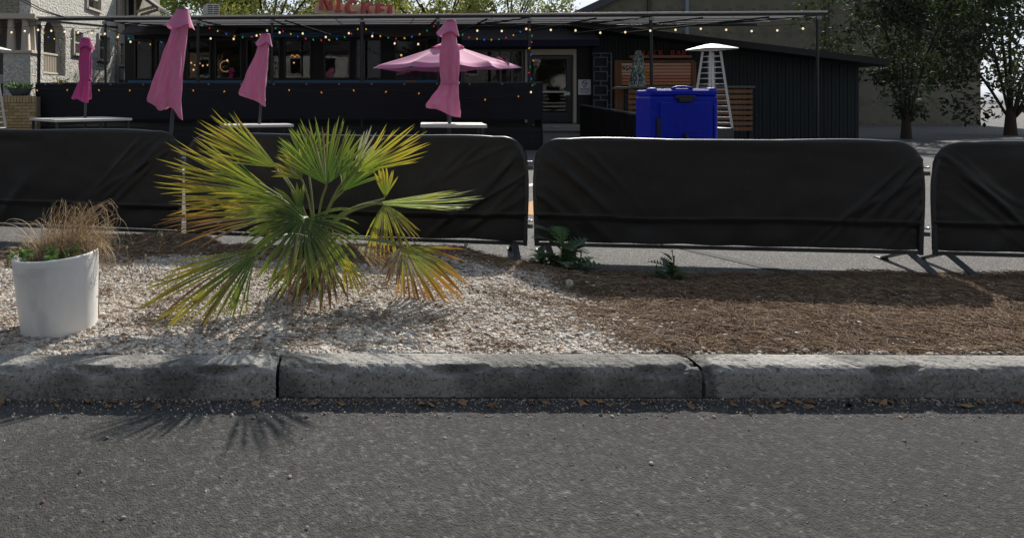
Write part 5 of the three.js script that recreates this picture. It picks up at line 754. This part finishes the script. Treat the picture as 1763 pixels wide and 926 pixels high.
// dandelion clock and dry stalks
{
  const d = 4.0, q = at(981, 487, d), g = thing('dandelion', 'white dandelion clock on a bare stem in the shaded bed', 'flower', V(q.x, bedH(q.x, d), -d)), top = q.y - bedH(q.x, d);
  mesh('stem', tube([V(0.008, 0, 0), V(0.004, top * 0.5, 0), V(0, top, 0)], 0.003, 8, 6), M(0.28, 0.16, 0.08, 0.7), g);
  const sp = []; for (let i = 0; i < 220; i++) { const v = rdir(); sp.push(bar(V(0, top, 0).addScaledVector(v, 0.004), V(0, top, 0).addScaledVector(v, 0.024), 0.0009, 3)); } mesh('seed_head', sp, M(0.75, 0.73, 0.66, 0.9), g);
  let k = 0; for (const [px, py, dd, h, lean, label] of [[1030, 478, 4.0, 0, 0.0, 'bare dandelion stem beside the white dandelion clock'], [1158, 432, 4.3, 0, 0.02, 'dark dry seed stalk rising from the sprawling weed'], [278, 405, 4.4, 0, -0.03, 'pale dry stalk standing before the barrier foot'], [218, 426, 3.9, 0, 0.04, 'brown forked dry stalk beside the white pot'], [250, 440, 4.0, 0, 0.06, 'slender dry stalk near the lower palm frond'], [170, 470, 3.3, 0, 0.0, 'short dry stalk touching the white pot']]) {
    const p = at(px, py, dd), by = bedH(p.x, dd), hh = p.y - by, s = thing('dry_stalk', label, 'stalk', V(p.x, by, -dd)); mesh('stem', tube([V(lean, 0, 0), V(lean * 0.4, hh * 0.5, 0.01), V(0, hh, 0)], 0.0026, 10, 5), M(0.24, 0.16, 0.08, 0.9), s); mesh('tip', new THREE.SphereGeometry(0.006, 6, 5).scale(1, 1.7, 1).translate(0, hh, 0), M(0.35, 0.27, 0.16, 0.9), s); if (k++ > 1) mesh('side_twig', tube([V(lean * 0.6, hh * 0.5, 0), V(lean * 0.6 + 0.03, hh * 0.7, 0.01), V(0.04, hh * 0.78, 0.01)], 0.0016, 6, 4), M(0.24, 0.16, 0.08, 0.9), s);
  }
}
// ---------------------------------------------------------------- pebbles, pine straw and dead leaves
{
  srand(501); const straw = (x, d) => clamp(0.9 * smooth(4.3, 4.75, d + 0.3 * noise(x * 1.7, d * 1.7, 6)) + smooth(1.0, 1.7, x + 0.35 * noise(x * 2, d * 2.3, 9)) + 0.25 * smooth(0.05, 0.4, noise(x * 2.6, d * 2.6, 3)));
  const ico = (() => { const g = new THREE.IcosahedronGeometry(1, 1), p = g.attributes.position; for (let i = 0; i < p.count; i++) { const x = p.getX(i), y = p.getY(i), z = p.getZ(i), k = 1 + 0.25 * noise(x * 1.6, y * 1.6, z * 1.6 + 3); p.setXYZ(i, x * k, y * k * 0.62, z * k * 0.8); } g.computeVertexNormals(); return g; })();
  const N = 95000, im = new THREE.InstancedMesh(ico, M(1, 1, 1, 0.75), N), m = new THREE.Matrix4(), e = new THREE.Euler(), qn = new THREE.Quaternion(); let k = 0;
  const pal = [[0.55, 0.50, 0.43], [0.50, 0.42, 0.33], [0.62, 0.58, 0.52], [0.36, 0.31, 0.27], [0.46, 0.34, 0.25], [0.24, 0.20, 0.17], [0.36, 0.22, 0.15]];
  for (let t = 0; t < N * 6 && k < N; t++) { const d = lerp(2.86, 5.4, Math.pow(rnd(), 1.15)), x = rr(-0.62 * d - 0.15, 1.15 * d + 0.15); if (d > rearEdge(x) - 0.02 || rnd() < straw(x, d) * 0.9) continue; const s = rr(0.0055, 0.0125) * (rnd() < 0.08 ? 1.5 : 1); e.set(rr(-0.5, 0.5), rr(0, 6.28), rr(-0.5, 0.5)); m.compose(V(x, bedH(x, d) + s * rr(0.1, 0.5), -d), qn.setFromEuler(e), V(s, s, s)); im.setMatrixAt(k, m); const c = pal[Math.floor(rnd() * rnd() * 7)], f = rr(0.68, 1.0); im.setColorAt(k, col(c[0] * f, c[1] * f, c[2] * f)); k++; }
  im.count = k; im.name = 'gravel'; im.castShadow = im.receiveShadow = true; im.userData = { kind: 'stuff', label: 'pale pebble gravel covering the planting bed', category: 'gravel' }; scene.add(im);
  const ng = tube([V(-0.06, 0, 0), V(-0.02, 0.004, 0.006), V(0.03, 0.003, -0.004), V(0.065, 0, 0.003)], 0.0013, 5, 3), NS = 46000, st = new THREE.InstancedMesh(ng, M(1, 1, 1, 0.85), NS); k = 0;
  const sp = [[0.20, 0.115, 0.065], [0.15, 0.085, 0.05], [0.28, 0.18, 0.105], [0.10, 0.058, 0.035], [0.36, 0.27, 0.17]];
  for (let t = 0; t < NS * 8 && k < NS; t++) { const d = lerp(2.88, 5.7, rnd()), x = rr(-0.62 * d - 0.15, 1.15 * d + 0.15); if (d > rearEdge(x) + 0.06 || rnd() > straw(x, d) * 0.92 + 0.08) continue; const s = rr(0.45, 1.15); e.set(rr(-0.35, 0.35), rr(0, 6.28), rr(-0.22, 0.22)); m.compose(V(x, Math.max(0.002, bedH(x, d)) + rr(0.0, 0.018), -d), qn.setFromEuler(e), V(s, s * 1.2, s)); st.setMatrixAt(k, m); const c = sp[Math.floor(rnd() * 5)], f = rr(0.8, 1.15); st.setColorAt(k, col(c[0] * f, c[1] * f, c[2] * f)); k++; }
  st.count = k; st.name = 'pine_straw'; st.castShadow = st.receiveShadow = true; st.userData = { kind: 'stuff', label: 'brown pine needles strewn over the planting bed', category: 'pine straw' }; scene.add(st);
  const NG = 5200, gi = new THREE.InstancedMesh(ico, M(1, 1, 1, 0.9), NG);
  for (let t = 0; t < NG; t++) { const far = Math.pow(rnd(), 3), d = 2.675 - 0.16 * far - (rnd() < 0.08 ? rr(0, 0.8) : 0), x = rr(-0.62 * d - 0.3, 1.15 * d + 0.3), s = rr(0.0012, 0.0045) * (rnd() < 0.05 ? 2 : 1); e.set(rr(-1, 1), rr(0, 6.28), rr(-1, 1)); m.compose(V(x, s * 0.3, -d), qn.setFromEuler(e), V(s, s, s)); gi.setMatrixAt(t, m); const c = pal[Math.floor(rnd() * 7)], f = rr(0.4, 0.9); gi.setColorAt(t, col(c[0] * f, c[1] * f, c[2] * f)); }
  gi.name = 'gutter_grit'; gi.castShadow = gi.receiveShadow = true; gi.userData = { kind: 'stuff', label: 'loose grit gathered along the foot of the kerb', category: 'grit' }; scene.add(gi);
  const lp = []; leafQuad(lp, [], [0, 0, 0], V(-0.025, 0.004, 0), V(1, 0, 0), V(0, 0, 1), 0.05, 0.03, 0.25); const lg = new THREE.BufferGeometry(); lg.setAttribute('position', new THREE.Float32BufferAttribute(lp, 3)); lg.computeVertexNormals();
  const NL = 2400, li = new THREE.InstancedMesh(lg, M(1, 1, 1, 0.8), NL); k = 0;
  for (let t = 0; t < NL * 8 && k < NL; t++) { const d = lerp(2.6, 5.6, rnd()), x = rr(-0.62 * d - 0.15, 1.15 * d + 0.15); if (d > rearEdge(x) || (d > 2.66 && d < 2.88) || (d < 2.66 && rnd() > 0.12 && d < 2.6)) continue; const s = rr(0.4, 1.1), y = d < 2.7 ? 0 : bedH(x, d); e.set(rr(-0.5, 0.5), rr(0, 6.28), rr(-0.5, 0.5)); m.compose(V(x, y + 0.008, -d), qn.setFromEuler(e), V(s, s, s)); li.setMatrixAt(k, m); const c = mix3([0.10, 0.05, 0.025], [0.30, 0.17, 0.08], rnd()); li.setColorAt(k, col(...c)); k++; }
  li.count = k; li.name = 'leaf_litter'; li.castShadow = li.receiveShadow = true; li.userData = { kind: 'stuff', label: 'small dead brown leaves scattered over the bed', category: 'leaf litter' }; scene.add(li);
}
renderer.render(scene, camera);
